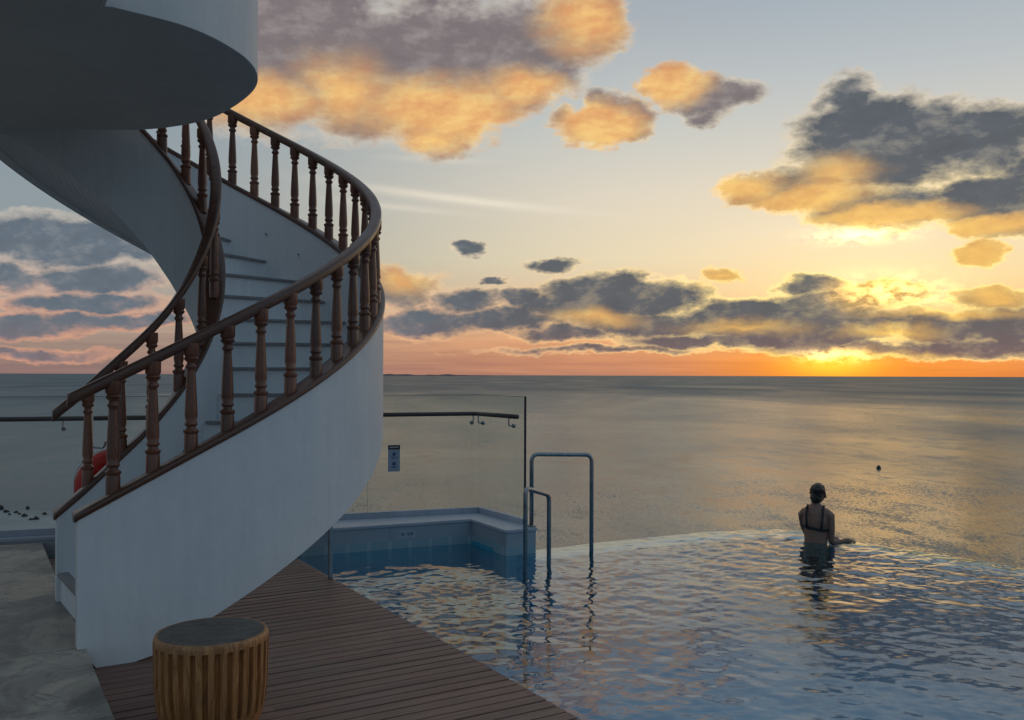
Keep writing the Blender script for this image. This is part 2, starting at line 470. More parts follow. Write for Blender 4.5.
# teak boards of the pool deck
AX = Vector((-.5145, .8575, 0)); BX = Vector((.8575, .5145, 0))      # along the deck / across it
P0 = Vector((.344, 4.36, 0))
PITCH = .093
m, h, b, t = mat('deck_boards'); M_DECK = m
o = t.outputs['Object']
rel = h.v('SUBTRACT', o, tuple(P0))
pa = h.v('DOT_PRODUCT', rel, tuple(AX)); qa = h.v('DOT_PRODUCT', rel, tuple(BX))
bi = h.m('FLOOR', h.m('DIVIDE', pa, PITCH))
wn = h.n('ShaderNodeTexWhiteNoise', noise_dimensions='1D'); h.put(wn.inputs['W'], bi)
seg = h.m('FLOOR', h.add(h.mul(qa, .45), h.mul(wn.outputs['Value'], 5)))
wn2 = h.n('ShaderNodeTexWhiteNoise', noise_dimensions='2D'); h.put(wn2.inputs['Vector'], h.comb(bi, seg))
gr = h.noise(h.comb(h.mul(qa, 1.5), h.mul(pa, 60), h.mul(bi, 3.1)), 2.0, 5, .65, .3)
c = h.mix(wn2.outputs['Value'], (.165, .076, .056), (.265, .130, .092))
c = h.mix(h.mul(h.step(gr, .35, .7), .55), c, (.075, .045, .040))
grey = h.noise(o, 1.1, 4, .6)
c = h.mix(h.step(grey, .42, .68, 0, .5), c, (.17, .118, .10))
h.L.new(c, b.inputs['Base Color'])
h.L.new(h.lin(gr, .3, .7, .42, .62), b.inputs['Roughness'])
bump(h, b, gr, .4, .003)

# honed stone pavers
m, h, b, t = mat('stone_pavers'); M_STONE = m
o = t.outputs['Object']
rel = h.v('SUBTRACT', o, tuple(P0))
pa = h.v('DOT_PRODUCT', rel, tuple(AX)); qa = h.v('DOT_PRODUCT', rel, tuple(BX))
def joint(v, size, w):
    q = h.m('ABSOLUTE', h.sub(h.m('FRACT', h.m('DIVIDE', v, size)), .5))
    return h.step(q, .5 - w / size, .5 - w / size * .4)
jt = h.m('MAXIMUM', joint(h.add(pa, .35), 1.2, .006), joint(h.add(qa, .5), 1.2, .006))
n1 = h.noise(h.v('MULTIPLY', o, (1, 1, 1)), 1.3, 7, .66, .9)
n2 = h.noise(o, 5.5, 6, .7, .5)
vein = h.m('ABSOLUTE', h.sub(h.noise(o, 2.1, 5, .6, 1.6), .5))
c = h.mix(h.step(n1, .38, .60), (.14, .12, .10), (.46, .385, .315))
c = h.mix(h.mul(h.step(n2, .45, .65), .5), c, (.28, .25, .215))
c = h.mix(h.step(vein, .018, .0, 0, .55), c, (.09, .08, .075))
c = h.mix(jt, c, (.085, .08, .075))
h.L.new(c, b.inputs['Base Color'])
h.L.new(h.lin(n1, .3, .7, .42, .7), b.inputs['Roughness'])
bump(h, b, h.add(h.mul(jt, -1.0), h.mul(n2, .6)), .4, .003)

# pool mosaic
m, h, b, t = mat('blue_pool_mosaic'); M_TILE = m
o = t.outputs['Object']
rel = h.v('SUBTRACT', o, tuple(P0))
pa = h.v('DOT_PRODUCT', rel, tuple(AX)); qa = h.v('DOT_PRODUCT', rel, tuple(BX)); zz = h.sep(o)[2]
jt = h.m('MAXIMUM', joint(pa, .05, .003), h.m('MAXIMUM', joint(qa, .05, .003), joint(zz, .05, .003)))
wn = h.n('ShaderNodeTexWhiteNoise', noise_dimensions='3D')
h.put(wn.inputs['Vector'], h.comb(h.m('FLOOR', h.mul(pa, 20)), h.m('FLOOR', h.mul(qa, 20)), h.m('FLOOR', h.mul(zz, 20))))
c = h.mix(wn.outputs['Value'], (.035, .27, .40), (.07, .38, .50))
c = h.mix(h.mul(jt, .15), c, (.2, .4, .5))
h.L.new(c, b.inputs['Base Color']); setp(b, Roughness=.3)

# ------------------------------------------------------------------ ground, sea, shore
bm = bmesh.new()
S = 120000
rings = [(0, 0)]
v = [bm.verts.new(p) for p in ((-S, -4000, 0), (S, -4000, 0), (S, S, 0), (-S, S, 0))]
bm.faces.new(v)
sea = link_mesh('sea', bm, M_SEA, kind='structure'); sea.location.z = -30

# low far-off coast on the horizon
bm = bmesh.new()
random.seed(3)
secs = []
for k in range(61):
    x = -5200 + k * 78
    e = math.sin(math.pi * k / 60) ** .6
    hgt = 2 + e * (34 + 14 * math.sin(k * .33) + 8 * math.sin(k * .9 + 1) + random.uniform(-3, 3))
    y = 26000 + 700 * math.sin(k * .2)
    secs.append([(x, y - 500, -31), (x, y - 250, -30 + hgt * .7), (x, y, -30 + hgt), (x, y + 500, -31)])
bm_loft(bm, secs, closed_sec=False, cap=False)
link_mesh('distant_coast', bm, simple('hazy_land', (.10, .09, .10), .9), kind='structure', smooth=True)

# pale sand flat under the left corner
m, h, b, t = mat('wet_sand'); M_SAND = m
o = t.outputs['Object']
n = h.noise(h.v('MULTIPLY', o, (.5, 1.6, 1)), .06, 6, .6, .6)
h.L.new(h.mix(h.step(n, .35, .65), (.20, .215, .21), (.30, .31, .30)), b.inputs['Base Color'])
setp(b, Roughness=.5)
bump(h, b, n, .4, .3)
bm = bmesh.new()
pts = [(-420, 60), (-50, 60), (-60, 130), (-84, 176), (-92, 198), (-108, 207), (-128, 205), (-150, 211), (-420, 230)]
fine = []
for i, p in enumerate(pts):
    q = pts[(i + 1) % len(pts)]
    for k in range(6):
        tt = k / 6; fine.append((p[0] + (q[0] - p[0]) * tt + (random.uniform(-1.5, 1.5) if 1 < i < 8 else 0), p[1] + (q[1] - p[1]) * tt + (random.uniform(-1, 1) if 1 < i < 8 else 0)))
bm_prism(bm, fine, -31, -29.85)
link_mesh('sand_flat', bm, M_SAND, kind='structure')

# ------------------------------------------------------------------ terrace: stone, deck
def pq(p, q): v = P0 + AX * p + BX * q; return (v.x, v.y)
QS = -1.985                                  # stone edge
bm = bmesh.new()
bm_prism(bm, [pq(-9, QS), pq(5.72, QS), (-9.5, 6.35), (-9.5, -4), (-4, -6)], -1.6, .12)
o = link_mesh('stone_terrace', bm, M_STONE, kind='structure')
bm = bmesh.new()
n = 0; p = -7.5
while p < 5.5:
    cuts = [QS + .004, 0.0]
    bm_box_pts = []
    q0, q1 = cuts
    a = [pq(p + .004, q0), pq(p + .004, q1), pq(p + PITCH - .008, q1), pq(p + PITCH - .008, q0)]
    bm_prism(bm, [a[0], a[1], a[2], a[3]], -.028, random.uniform(-.0012, .0012))
    p += PITCH
bmesh.ops.bevel(bm, geom=[e for e in bm.edges if e.calc_length() > 1.5], offset=.002, segments=1, affect='EDGES')
link_mesh('pool_deck', bm, M_DECK, kind='structure')
bm = bmesh.new()
bm_prism(bm, [pq(-7.5, QS + .002), pq(-7.5, -.012), pq(5.25, -.012), pq(5.25, QS + .002)], -1.6, -.06)
link_mesh('deck_base', bm, simple('dark_substructure', (.02, .018, .017), .9), kind='structure')

# ------------------------------------------------------------------ pool
ZW = -.08
def qedge(p): return float(np.interp(p, [-6.5, 2.8, 4.0], [6.79, 5.49, 5.50]))
def pmax(q):
    if q <= 1.9: return float(np.interp(q, [0, 1.925], [4.94, 4.72]))
    return float(np.interp(q, [1.9, 3.1, 4.42, 5.2, 5.42, 5.53], [4.02, 4.05, 3.96, 3.78, 3.70, 3.62]))
# water sheet with real wavelets
us = np.concatenate([np.linspace(0, 1.9 / 5.53, 120), np.linspace(1.905 / 5.53, 1, 240)])
vs = np.linspace(0, 1, 420) ** .85
rs = np.random.RandomState(5)
PP = np.zeros((len(us), len(vs))); QQ = PP.copy()
for i, u in enumerate(us):
    pm = pmax(u * 5.53)
    PP[i, :380] = np.concatenate([np.linspace(-6.5, -1.6, 51)[:-1], np.linspace(-1.6, 3.55, 330)])
    PP[i, 380:395] = np.linspace(3.55, min(pm, 3.97), 16)[1:]
    PP[i, 395:] = np.linspace(min(pm, 3.97), pm, 26)[1:]
    QQ[i] = u * np.interp(PP[i], [-6.5, 2.8, 4.0], [6.79, 5.49, 5.50])
XX = P0.x + AX.x * PP + BX.x * QQ; YY = P0.y + AX.y * PP + BX.y * QQ
Z = np.zeros_like(XX)
for k in range(140):
    lam = .07 * (5.5 ** rs.rand()) if k % 6 else .45 + rs.rand() * .9
    th = R(70) + rs.normal() * 1.5
    kx, ky = math.cos(th) * 2 * math.pi / lam, math.sin(th) * 2 * math.pi / lam
    wx = .15 * np.sin(XX * 1.3 + k) + .12 * np.sin(YY * 1.7 + 2 * k)
    Z += lam ** .88 * .00098 * np.sin(kx * (XX + wx) + ky * (YY + wx) + rs.rand() * 6.28)
calm = .40 + .75 * np.clip(np.sin(XX * .9 + YY * .5) * .5 + .5 + .5 * np.sin(YY * 1.1 - XX * .6), 0, 1)
# calmer in the lee of the far wall
Z *= calm * np.clip(1.15 - .10 * np.clip(YY - 6, 0, 9), .55, 1.2)
px_, py_ = 3.2, 9.49
dd = np.sqrt((XX - px_) ** 2 + (YY - py_) ** 2)
Z += .006 * np.sin(dd * 2 * math.pi / .28) * np.exp(-dd / .9)
Z += ZW
bm = bmesh.new()
nu, nvv = PP.shape
verts = np.stack([XX, YY, Z], -1).reshape(-1, 3)
faces = []
for i in range(nu - 1):
    b0 = i * nvv
    for j in range(nvv - 1):
        faces.append((b0 + j, b0 + nvv + j, b0 + nvv + j + 1, b0 + j + 1))
me = bpy.data.meshes.new('pool_water')
me.from_pydata(verts.tolist(), [], faces); me.update()
for pg in me.polygons: pg.use_smooth = True
me.materials.append(M_WATER)
bm.free()
ow = bpy.data.objects.new('pool_water', me); COL.objects.link(ow); ow['kind'] = 'structure'

# pool shell (one piece): floor, inner faces, walls with their tops just under the water, outer faces
ZF = -1.11
def corner(off):
    """pool outline (p,q) offset inwards by off"""
    return [(-6.5, 0), (4.93, 0), (4.70, 1.925), (4.02 - off * .2, 1.9), (4.03 - off, 2.24), (4.05 - off, 3.1), (3.96 - off, 4.42), (3.78 - off, 5.2 - off * .3), (3.62 - off, 5.48 - off), (2.8, 5.49 - off), (-6.5, qedge(-6.5) - off)]
WALL = .22
bm = bmesh.new()
inn = [pq(*c) for c in corner(WALL)]; outl = [pq(*c) for c in corner(.006)]
fl = [bm.verts.new((x, y, ZF)) for x, y in inn]
bm.faces.new(fl)
tp = [bm.verts.new((x, y, -.135 if i >= 4 else -.05)) for i, (x, y) in enumerate(inn)]
for i in range(len(fl)):
    j = (i + 1) % len(fl); bm.faces.new((fl[i], fl[j], tp[j], tp[i]))
for i in range(3, len(fl) - 1):
    a, b2 = tp[i], tp[i + 1]
    c0 = bm.verts.new(outl[i] + (-.125,)); c1 = bm.verts.new(outl[i + 1] + (-.125,))
    bm.faces.new((a, b2, c1, c0))
    e0 = bm.verts.new(outl[i] + (-3.2,)); e1 = bm.verts.new(outl[i + 1] + (-3.2,))
    bm.faces.new((c0, c1, e1, e0))
bmesh.ops.recalc_face_normals(bm, faces=bm.faces)
tag(link_mesh('pool_basin', bm, M_TILE), 'blue mosaic infinity pool basin under the rippling water', 'pool')

# bench-height wall round the shallow corner of the pool
m, h, b, t = mat('pale_wall_cladding'); M_CLAD = m
o = t.outputs['Object']
rel = h.v('SUBTRACT', o, tuple(P0))
qa = h.v('DOT_PRODUCT', rel, tuple(BX)); pa = h.v('DOT_PRODUCT', rel, tuple(AX)); zz = h.sep(o)[2]
jt = h.m('MAXIMUM', joint(qa, .10, .003), joint(pa, .10, .003))
band = h.step(zz, .006, -.002)
jm = h.m('MAXIMUM', h.m('MAXIMUM', joint(qa, .025, .003), joint(pa, .025, .003)), joint(zz, .025, .003))
c = h.mix(h.noise(o, 2, 4, .6), (.30, .33, .38), (.38, .42, .47))
c = h.mix(h.mul(jt, .35), c, (.25, .28, .32))
c2 = h.mix(h.mul(jm, .6), (.22, .36, .42), (.48, .52, .55))
h.L.new(h.mix(band, c, c2), b.inputs['Base Color']); setp(b, Roughness=.35)
I0, I1, I2, I3 = (-4.6, 7.62), (-.42, 9.38), (-.048, 8.70), (.24, 8.865)
CORN = (-.35, 9.85)
FD = Vector((-.94, -.342, 0))
LE = (CORN[0] + FD.x * 4.9, CORN[1] + FD.y * 4.9)
bench = thing('pool_bench_wall', 'low pale blue-grey bench wall round the shallow corner of the pool', 'wall', (-.4, 9.5, 0))
def loc(o, th): o.parent = th; o.matrix_parent_inverse = Matrix.Translation(-th.location)
bm = bmesh.new()
bm_prism(bm, [LE, (-4.93, 8.04), (-4.3, 8.262), (-2.55, 8.80), (-2.04, 8.65), I1, I2, I3, CORN][::-1], -1.6, .135)
bmesh.ops.recalc_face_normals(bm, faces=bm.faces)
loc(link_mesh('wall_body', bm, M_CLAD), bench)
def off_poly(pts, d):
    out = []; n = len(pts)
    for i in range(n):
        a, b_, c_ = (Vector(pts[(i - 1) % n] + (0,)), Vector(pts[i] + (0,)), Vector(pts[(i + 1) % n] + (0,)))
        u = (b_ - a).normalized(); w = (c_ - b_).normalized()
        n1 = Vector((u.y, -u.x, 0)); n2 = Vector((w.y, -w.x, 0))
        k = (n1 + n2); k = k / max(.3, k.dot(n1)) if k.length > 1e-6 else n1
        out.append((b_.x + k.x * d, b_.y + k.y * d))
    return out
bm = bmesh.new()
cp = off_poly([LE, (-4.93, 8.04), (-4.3, 8.262), (-2.55, 8.80), (-2.04, 8.65), I1, I2, I3, CORN], .012)
bm_prism(bm, cp[::-1], .137, .168)
bmesh.ops.recalc_face_normals(bm, faces=bm.faces)
bmesh.ops.bevel(bm, geom=bm.edges[:], offset=.006, segments=2, affect='EDGES')
loc(link_mesh('coping', bm, M_COPE), bench)
# depth marker tile on the wall face
dirI = Vector((.912, .41, 0)).normalized(); nI = Vector((.41, -.912, 0))
def on_wall(s, z, d): v = Vector((-.42, 9.38, 0)) - dirI * s + nI * d; return (v.x, v.y, z)
def wall_rect(bm, s0, s1, z0, z1, d):
    bm.faces.new([bm.verts.new(on_wall(a, b_, d)) for a, b_ in ((s1, z0), (s0, z0), (s0, z1), (s1, z1))])
bm = bmesh.new(); wall_rect(bm, .60, .80, .015, .105, .004)
mk = link_mesh('depth_marker', bm, simple('marker_tile', (.40, .44, .49), .35)); loc(mk, bench)
bm = bmesh.new()
for s0, s1 in ((.73, .755), (.675, .695), (.635, .662)):
    wall_rect(bm, s0, s1, .045, .075, .007)
mm = link_mesh('marking', bm, simple('marker_ink', (.16, .19, .24), .4)); mm.parent = mk; mm.matrix_parent_inverse = mk.matrix_parent_inverse.copy() if False else Matrix.Identity(4)
mm.parent = mk; mm.matrix_parent_inverse = (Matrix.Translation(-bench.location)).inverted() @ Matrix.Translation(-bench.location)

# ------------------------------------------------------------------ glass fences
def glass_run(root, a, b_, z0, z1, npan, mat_=None):
    a = Vector(a + (0,)); b_ = Vector(b_ + (0,)); d = (b_ - a); L = d.length; d.normalize(); nrm = Vector((-d.y, d.x, 0)) * .006
    for k in range(npan):
        s0 = a + d * (L * k / npan + (.004 if k else 0)); s1 = a + d * (L * (k + 1) / npan - .004)
        bm = bmesh.new()
        bm_prism(bm, [tuple((s0 - nrm).xy), tuple((s1 - nrm).xy), tuple((s1 + nrm).xy), tuple((s0 + nrm).xy)], z0, z1)
        pn = link_mesh('glass_panel', bm, M_GLASS); loc(pn, root)
        bm = bmesh.new()
        n3 = nrm * 1.08
        if k: bm_prism(bm, [tuple((s0 - n3).xy), tuple((s0 + d * .0015 - n3).xy), tuple((s0 + d * .0015 + n3).xy), tuple((s0 + n3).xy)], z0, z1)
        bm_prism(bm, [tuple((s0 + d * .004 - n3).xy), tuple((s1 - n3).xy), tuple((s1 + n3).xy), tuple((s0 + d * .004 + n3).xy)], z1, z1 + .005)
        eg = link_mesh('pane_edge', bm, M_GEDGE); eg.parent = pn

fence = thing('glass_fence', 'clear glass fence with brown handrail above the bench wall', 'fence', (CORN[0], CORN[1], .17))
glass_run(fence, CORN, LE, .225, 1.45, 4)
RE = (CORN[0] + .4805, CORN[1] - .857 * .935 + .01)
glass_run(fence, (CORN[0] + .006, CORN[1] - .006), RE, .225, 1.45, 1)
# glass shoe
bm = bmesh.new()
c0 = Vector(CORN + (0,))
d2 = (Vector(RE + (0,)) - c0).normalized(); nf = Vector((-FD.y, FD.x, 0)); n2 = Vector((-d2.y, d2.x, 0))
bm_prism(bm, [tuple((c0 + nf * .03).xy), tuple((c0 + FD * 4.9 + nf * .03).xy), tuple((c0 + FD * 4.9 - nf * .03).xy), tuple((c0 - nf * .03).xy)], .169, .226)
bm_prism(bm, [tuple((c0 + d2 * .035 - n2 * .03).xy), tuple((Vector(RE + (0,)) - n2 * .03).xy), tuple((Vector(RE + (0,)) + n2 * .03).xy), tuple((c0 + d2 * .035 + n2 * .03).xy)], .169, .226)
bmesh.ops.recalc_face_normals(bm, faces=bm.faces)
loc(link_mesh('base_shoe', bm, M_COPE), fence)
# end edge of the glass
bm = bmesh.new()
e = Vector(RE + (0,)) + d2 * .002
bm_prism(bm, [tuple((e - n2 * .010).xy), tuple((e + d2 * .012 - n2 * .010).xy), tuple((e + d2 * .012 + n2 * .010).xy), tuple((e + n2 * .010).xy)], .17, 1.455)
bmesh.ops.recalc_face_normals(bm, faces=bm.faces)
loc(link_mesh('end_trim', bm, M_DARKM), fence)
# handrail, set off the glass on the terrace side
inn1 = nf if nf.dot(Vector((0, -1, 0))) > 0 else -nf
inn2 = n2 if n2.dot(Vector((-1, 0, 0))) > 0 else -n2
hc = c0 + (inn1 + inn2) * .062
path = [c0 + FD * 4.9 + inn1 * .075, hc, Vector(RE + (0,)) - d2 * .03 + inn2 * .075]
path = [Vector((p.x, p.y, 1.25)) for p in path]
def rail_sweep(bm, pts, w, hgt, seg=10):
    """rounded-rectangle section swept along pts, kept upright; pts are the centre of the section"""
    secs = []
    n = len(pts)
    for i, p in enumerate(pts):
        a = pts[max(i - 1, 0)]; b_ = pts[min(i + 1, n - 1)]
        t_ = (b_ - a).normalized(); s_ = Vector((t_.y, -t_.x, 0)).normalized(); u_ = s_.cross(t_).normalized()
        ring = []
        for k in range(12):
            an = 2 * math.pi * (k + .5) / 12
            cx_ = math.copysign(abs(math.cos(an)) ** .55, math.cos(an)); cy_ = math.copysign(abs(math.sin(an)) ** .55, math.sin(an))
            ring.append(p + s_ * cx_ * w / 2 + u_ * cy_ * hgt / 2)
        secs.append(ring)
    bm_loft(bm, secs)
    bmesh.ops.recalc_face_normals(bm, faces=bm.faces)
bm = bmesh.new(); rail_sweep(bm, fillet(path, .08), .05, .045)
loc(link_mesh('handrail', bm, M_DARKRAIL, smooth=True), fence)
for s_, side in ((.10, 1), (1.1, 1), (2.1, 1), (3.33, 1), (4.1, 1), (.10, 2), (.74, 2)):
    base = c0 + (FD * s_ if side == 1 else d2 * s_); nn = inn1 if side == 1 else inn2
    bm = bmesh.new()
    bm_tube(bm, fillet([base + nn * .075 + Vector((0, 0, 1.228)), base + nn * .075 + Vector((0, 0, 1.15)), base + nn * .02 + Vector((0, 0, 1.15))], .02, 4), .007, 8)
    bm_tube(bm, [base + nn * .007 + Vector((0, 0, 1.15)), base + nn * .03 + Vector((0, 0, 1.15))], .022, 12)
    loc(link_mesh('rail_bracket', bm, M_STEEL, smooth=False), fence)

# notice on the glass
sg = thing('pool_notice', 'small pale notice with a black heading fixed to the glass fence', 'sign', (0, 0, 0))
sc_ = c0 + FD * .955 + inn1 * .0075; sg.location = (sc_.x, sc_.y, .645)
fx = -FD
def sgrect(x0, x1, z0, z1, d, mt, name, par):
    bm = bmesh.new()
    n = inn1
    a = [fx * x0 + n * d + Vector((0, 0, z0)), fx * x1 + n * d + Vector((0, 0, z0)), fx * x1 + n * d + Vector((0, 0, z1)), fx * x0 + n * d + Vector((0, 0, z1))]
    b4 = [v - n * .003 for v in a]
    bm_loft(bm, [b4, a]); bmesh.ops.recalc_face_normals(bm, faces=bm.faces)
    o = link_mesh(name, bm, mt, par); return o
M_INK = simple('notice_ink', (.06, .10, .22), .5)
sgrect(-.064, .064, 0, .28, .003, simple('notice_board', (.34, .38, .46), .45), 'board', sg)
sgrect(-.064, .064, .235, .28, .0065, M_BLACK, 'heading_band', sg)
for k in range(6): sgrect(-.045 + k * .0155, -.045 + k * .0155 + .010, .252, .264, .008 + .003, M_WHITEP, 'lettering', sg) if k < 1 else None
bm = bmesh.new()
for k in range(6):
    x0 = -.046 + k * .0155
    vs_ = [fx * x0 + inn1 * .0115 + Vector((0, 0, .251)), fx * (x0 + .010) + inn1 * .0115 + Vector((0, 0, .251)), fx * (x0 + .010) + inn1 * .0115 + Vector((0, 0, .264)), fx * x0 + inn1 * .0115 + Vector((0, 0, .264))]
    bm.faces.new([bm.verts.new(v) for v in vs_])
for ch in [c for c in sg.children if c.name.startswith('lettering')]: bpy.data.objects.remove(ch)
link_mesh('heading_text', bm, M_WHITEP, sg)
for zc in (.185, .085):
    bm = bmesh.new()
    for r0, r1, N in ((0.0, .020, 20),):
        cv = [fx * (r1 * math.cos(k * 2 * math.pi / N)) + inn1 * .0065 + Vector((0, 0, zc + r1 * math.sin(k * 2 * math.pi / N))) for k in range(N)]
        bm.faces.new([bm.verts.new(v) for v in cv])
    for w_, dz_ in ((.034, -.036), (.026, -.045)):
        vs_ = [fx * -w_ + inn1 * .0065 + Vector((0, 0, zc + dz_)), fx * w_ + inn1 * .0065 + Vector((0, 0, zc + dz_)), fx * w_ + inn1 * .0065 + Vector((0, 0, zc + dz_ + .005)), fx * -w_ + inn1 * .0065 + Vector((0, 0, zc + dz_ + .005))]
        bm.faces.new([bm.verts.new(v) for v in vs_])
    link_mesh('pictogram', bm, M_INK, sg)

# glass screen along the deck edge
ga = P0 + AX * 3.53; gb = P0 + AX * 4.66
scr = thing('deck_glass_screen', 'glass screen with a dark upright end post at the edge of the wooden deck', 'screen', (ga.x, ga.y, 0))
glass_run(scr, tuple((ga - BX * .02).xy), tuple((gb - BX * .02).xy), .03, 1.2, 1)
bm = bmesh.new()
q0 = ga - BX * .02 - AX * .004
bm_prism(bm, [tuple((q0 - BX * .014).xy), tuple((q0 - AX * .030 - BX * .014).xy), tuple((q0 - AX * .030 + BX * .014).xy), tuple((q0 + BX * .014).xy)], .001, 1.2)
bmesh.ops.recalc_face_normals(bm, faces=bm.faces)
loc(link_mesh('end_post', bm, M_STEEL), scr)
# ------------------------------------------------------------------ pool grab rails
def grab(name, label, pts, r, rad):
    t_ = thing(name, label, 'handrail', pts[0], 'steel grab rails in the pool')
    bm = bmesh.new(); bm_tube(bm, fillet(pts, r, 8), rad, 14)
    loc(link_mesh('rail_tube', bm, M_STEEL, smooth=True), t_)
    for q in (pts[0], pts[-1]):
        bm = bmesh.new(); bm_lathe(bm, [(.05, 0), (.05, .012), (.03, .02)], 18, (q[0], q[1], q[2] + .002))
        loc(link_mesh('foot_flange', bm, M_STEEL), t_)
grab('pool_grab_rail', 'tall steel grab rail standing on the bench end and in the water', [(.198, 8.925, .168), (.198, 8.925, .885), (.80, 9.00, .875), (.80, 9.00, ZF)], .07, .021)
grab('pool_grab_rail', 'short steel grab rail in front of the bench end with a sloping top', [(.124, 8.0, ZF), (.124, 8.0, .665), (.347, 8.33, .56), (.347, 8.33, ZF)], .06, .021)

# ------------------------------------------------------------------ staircase
C = Vector((-2.707, 6.87, 0)); RO = 1.647; RI = .42
TH0 = R(-59.5)
def out_pt(th, r=RO):
    """outer line: th in radians; below TH0 runs straight along the tangent"""
    if th >= TH0: return Vector((C.x + r * math.cos(th), C.y + r * math.sin(th), 0))
    s = (TH0 - th) * RO
    return Vector((C.x + r * math.cos(TH0), C.y + r * math.sin(TH0), 0)) - Vector((-math.sin(TH0), math.cos(TH0), 0)) * s
def out_curb(th): return .988 + (math.degrees(th) + 76.9) * .01507
UEND = RI * (R(97) - TH0)
def in_pt(u, r=RI):
    if u < 0: return Vector((C.x + r * math.cos(TH0), C.y + r * math.sin(TH0), 0)) + Vector((-math.sin(TH0), math.cos(TH0), 0)) * u
    th = TH0 + u / RI
    if u <= UEND: return Vector((C.x + r * math.cos(th), C.y + r * math.sin(th), 0))
    t1 = R(97); return Vector((C.x + r * math.cos(t1), C.y + r * math.sin(t1), 0)) + Vector((-math.sin(t1), math.cos(t1), 0)) * (u - UEND)
kc = np.array([(-.74, .715), (-.52, .90), (-.305, 1.12), (-.105, 1.312), (.081, 1.56), (.33, 2.0), (.572, 2.47), (.75, 2.80), (.872, 3.0), (1.034, 3.24), (1.224, 3.49), (1.35, 3.63), (1.64, 3.93), (2.03, 4.24), (2.4, 4.5)])
kb = np.array([(-.74, .10), (-.3, .10), (-.105, .3), (.081, .55), (.33, .98), (.572, 1.42), (.75, 1.76), (.843, 1.98), (1.136, 2.39), (1.32, 2.68), (1.64, 3.03), (2.03, 3.35), (2.4, 3.56), (3.0, 3.58)])
def smooth_interp(u, k):
    # average of a few shifted interpolations takes the corners out
    return float(np.mean([np.interp(u + d, k[:, 0], k[:, 1], left=k[0, 1] + (u + d - k[0, 0]) * (k[1, 1] - k[0, 1]) / (k[1, 0] - k[0, 0])) for d in np.linspace(-.12, .12, 9)]))
def in_curb(u): return smooth_interp(u, kc)
def in_bot(u): return float(np.interp(u, kb[:, 0], kb[:, 1])) if u < -.1 else float(np.mean([np.interp(u + d, kb[:, 0], kb[:, 1]) for d in np.linspace(-.1, .1, 7)]))

stair = thing('spiral_staircase', 'white curving spiral staircase with turned brown wooden balusters and handrails', 'staircase', (C.x, C.y, 0))
TS, TE = TH0 - .69 / RO, R(176)
def wall_loft(pts_fn, ts, half, ztop, zbot, name, mt, radial):
    secs = []
    for t_ in ts:
        a = radial(t_, -half); b_ = radial(t_, half)
        zt, zb = ztop(t_), zbot(t_)
        secs.append([(a.x, a.y, zb), (b_.x, b_.y, zb), (b_.x, b_.y, zt), (a.x, a.y, zt)])
    bm = bmesh.new(); bm_loft(bm, secs); bmesh.ops.recalc_face_normals(bm, faces=bm.faces)
    o = link_mesh(name, bm, mt, smooth=True); loc(o, stair)
    md = o.modifiers.new('edge', 'EDGE_SPLIT'); md.split_angle = R(40)
    return o
ths = list(np.linspace(TS, TH0, 8))[:-1] + list(np.linspace(TH0, TE, 110))
def ob(t_):
    z = out_curb(t_) - 1.07
    # foot: stands on stone to the left of the stone edge, on the deck to the right
    p = out_pt(t_, RO + .06); q = (p - P0).dot(BX)
    return max(z, .121 if q < QS + .002 else .003)
o = wall_loft(out_pt, ths, .06, lambda t_: out_curb(t_) - .045, ob, 'outer_stringer', M_WHITE, lambda t_, d: out_pt(t_, RO + d))
uin = list(np.linspace(-.715, 0, 10))[:-1] + list(np.linspace(0, UEND, 50)) + list(np.linspace(UEND + .03, 2.95, 30))
wall_loft(in_pt, uin, .06, lambda u: in_curb(u) - .045, lambda u: max(in_bot(u), .121), 'inner_stringer', M_WHITE, lambda u, d: in_pt(u, RI + d))

# wooden base rails and handrails
def sweep_up(fn, zf, ts, w, hh, off, name, mt):
    bm = bmesh.new()
    pts = []
    for t_ in ts:
        p = fn(t_); pts.append(Vector((p.x, p.y, zf(t_) + off)))
    secs = []; n = len(pts)
    for i, p in enumerate(pts):
        a = pts[max(i - 1, 0)]; b_ = pts[min(i + 1, n - 1)]
        t_ = (b_ - a).normalized(); s_ = Vector((t_.y, -t_.x, 0)).normalized(); up = Vector((0, 0, 1))
        ring = []
        for k in range(12):
            an = 2 * math.pi * (k + .5) / 12
            ring.append(p + s_ * math.copysign(abs(math.cos(an)) ** .5, math.cos(an)) * w / 2 + up * math.copysign(abs(math.sin(an)) ** .6, math.sin(an)) * hh / 2)
        secs.append(ring)
    bm_loft(bm, secs); bmesh.ops.recalc_face_normals(bm, faces=bm.faces)
    o = link_mesh(name, bm, mt, smooth=True); loc(o, stair); return o
ths2 = list(np.linspace(TS - .01, TH0, 8))[:-1] + list(np.linspace(TH0, R(158), 130))
sweep_up(out_pt, out_curb, ths2, .15, .055, -.024, 'base_rail', M_RAIL)
ths3 = list(np.linspace(TS - .03, TH0, 10))[:-1] + list(np.linspace(TH0, R(158), 130))
sweep_up(out_pt, out_curb, ths3, .085, .075, .655, 'handrail', M_RAIL)
ui2 = list(np.linspace(-.73, 0, 12))[:-1] + list(np.linspace(0, UEND, 70)) + list(np.linspace(UEND + .02, 1.9, 24))
sweep_up(in_pt, in_curb, ui2, .15, .06, -.024, 'base_rail', M_RAIL)
ui3 = list(np.linspace(-.74, 0, 12))[:-1] + list(np.linspace(0, UEND, 70)) + list(np.linspace(UEND + .02, 1.9, 24))
sweep_up(in_pt, in_curb, ui3, .085, .085, .665, 'handrail', M_RAIL)

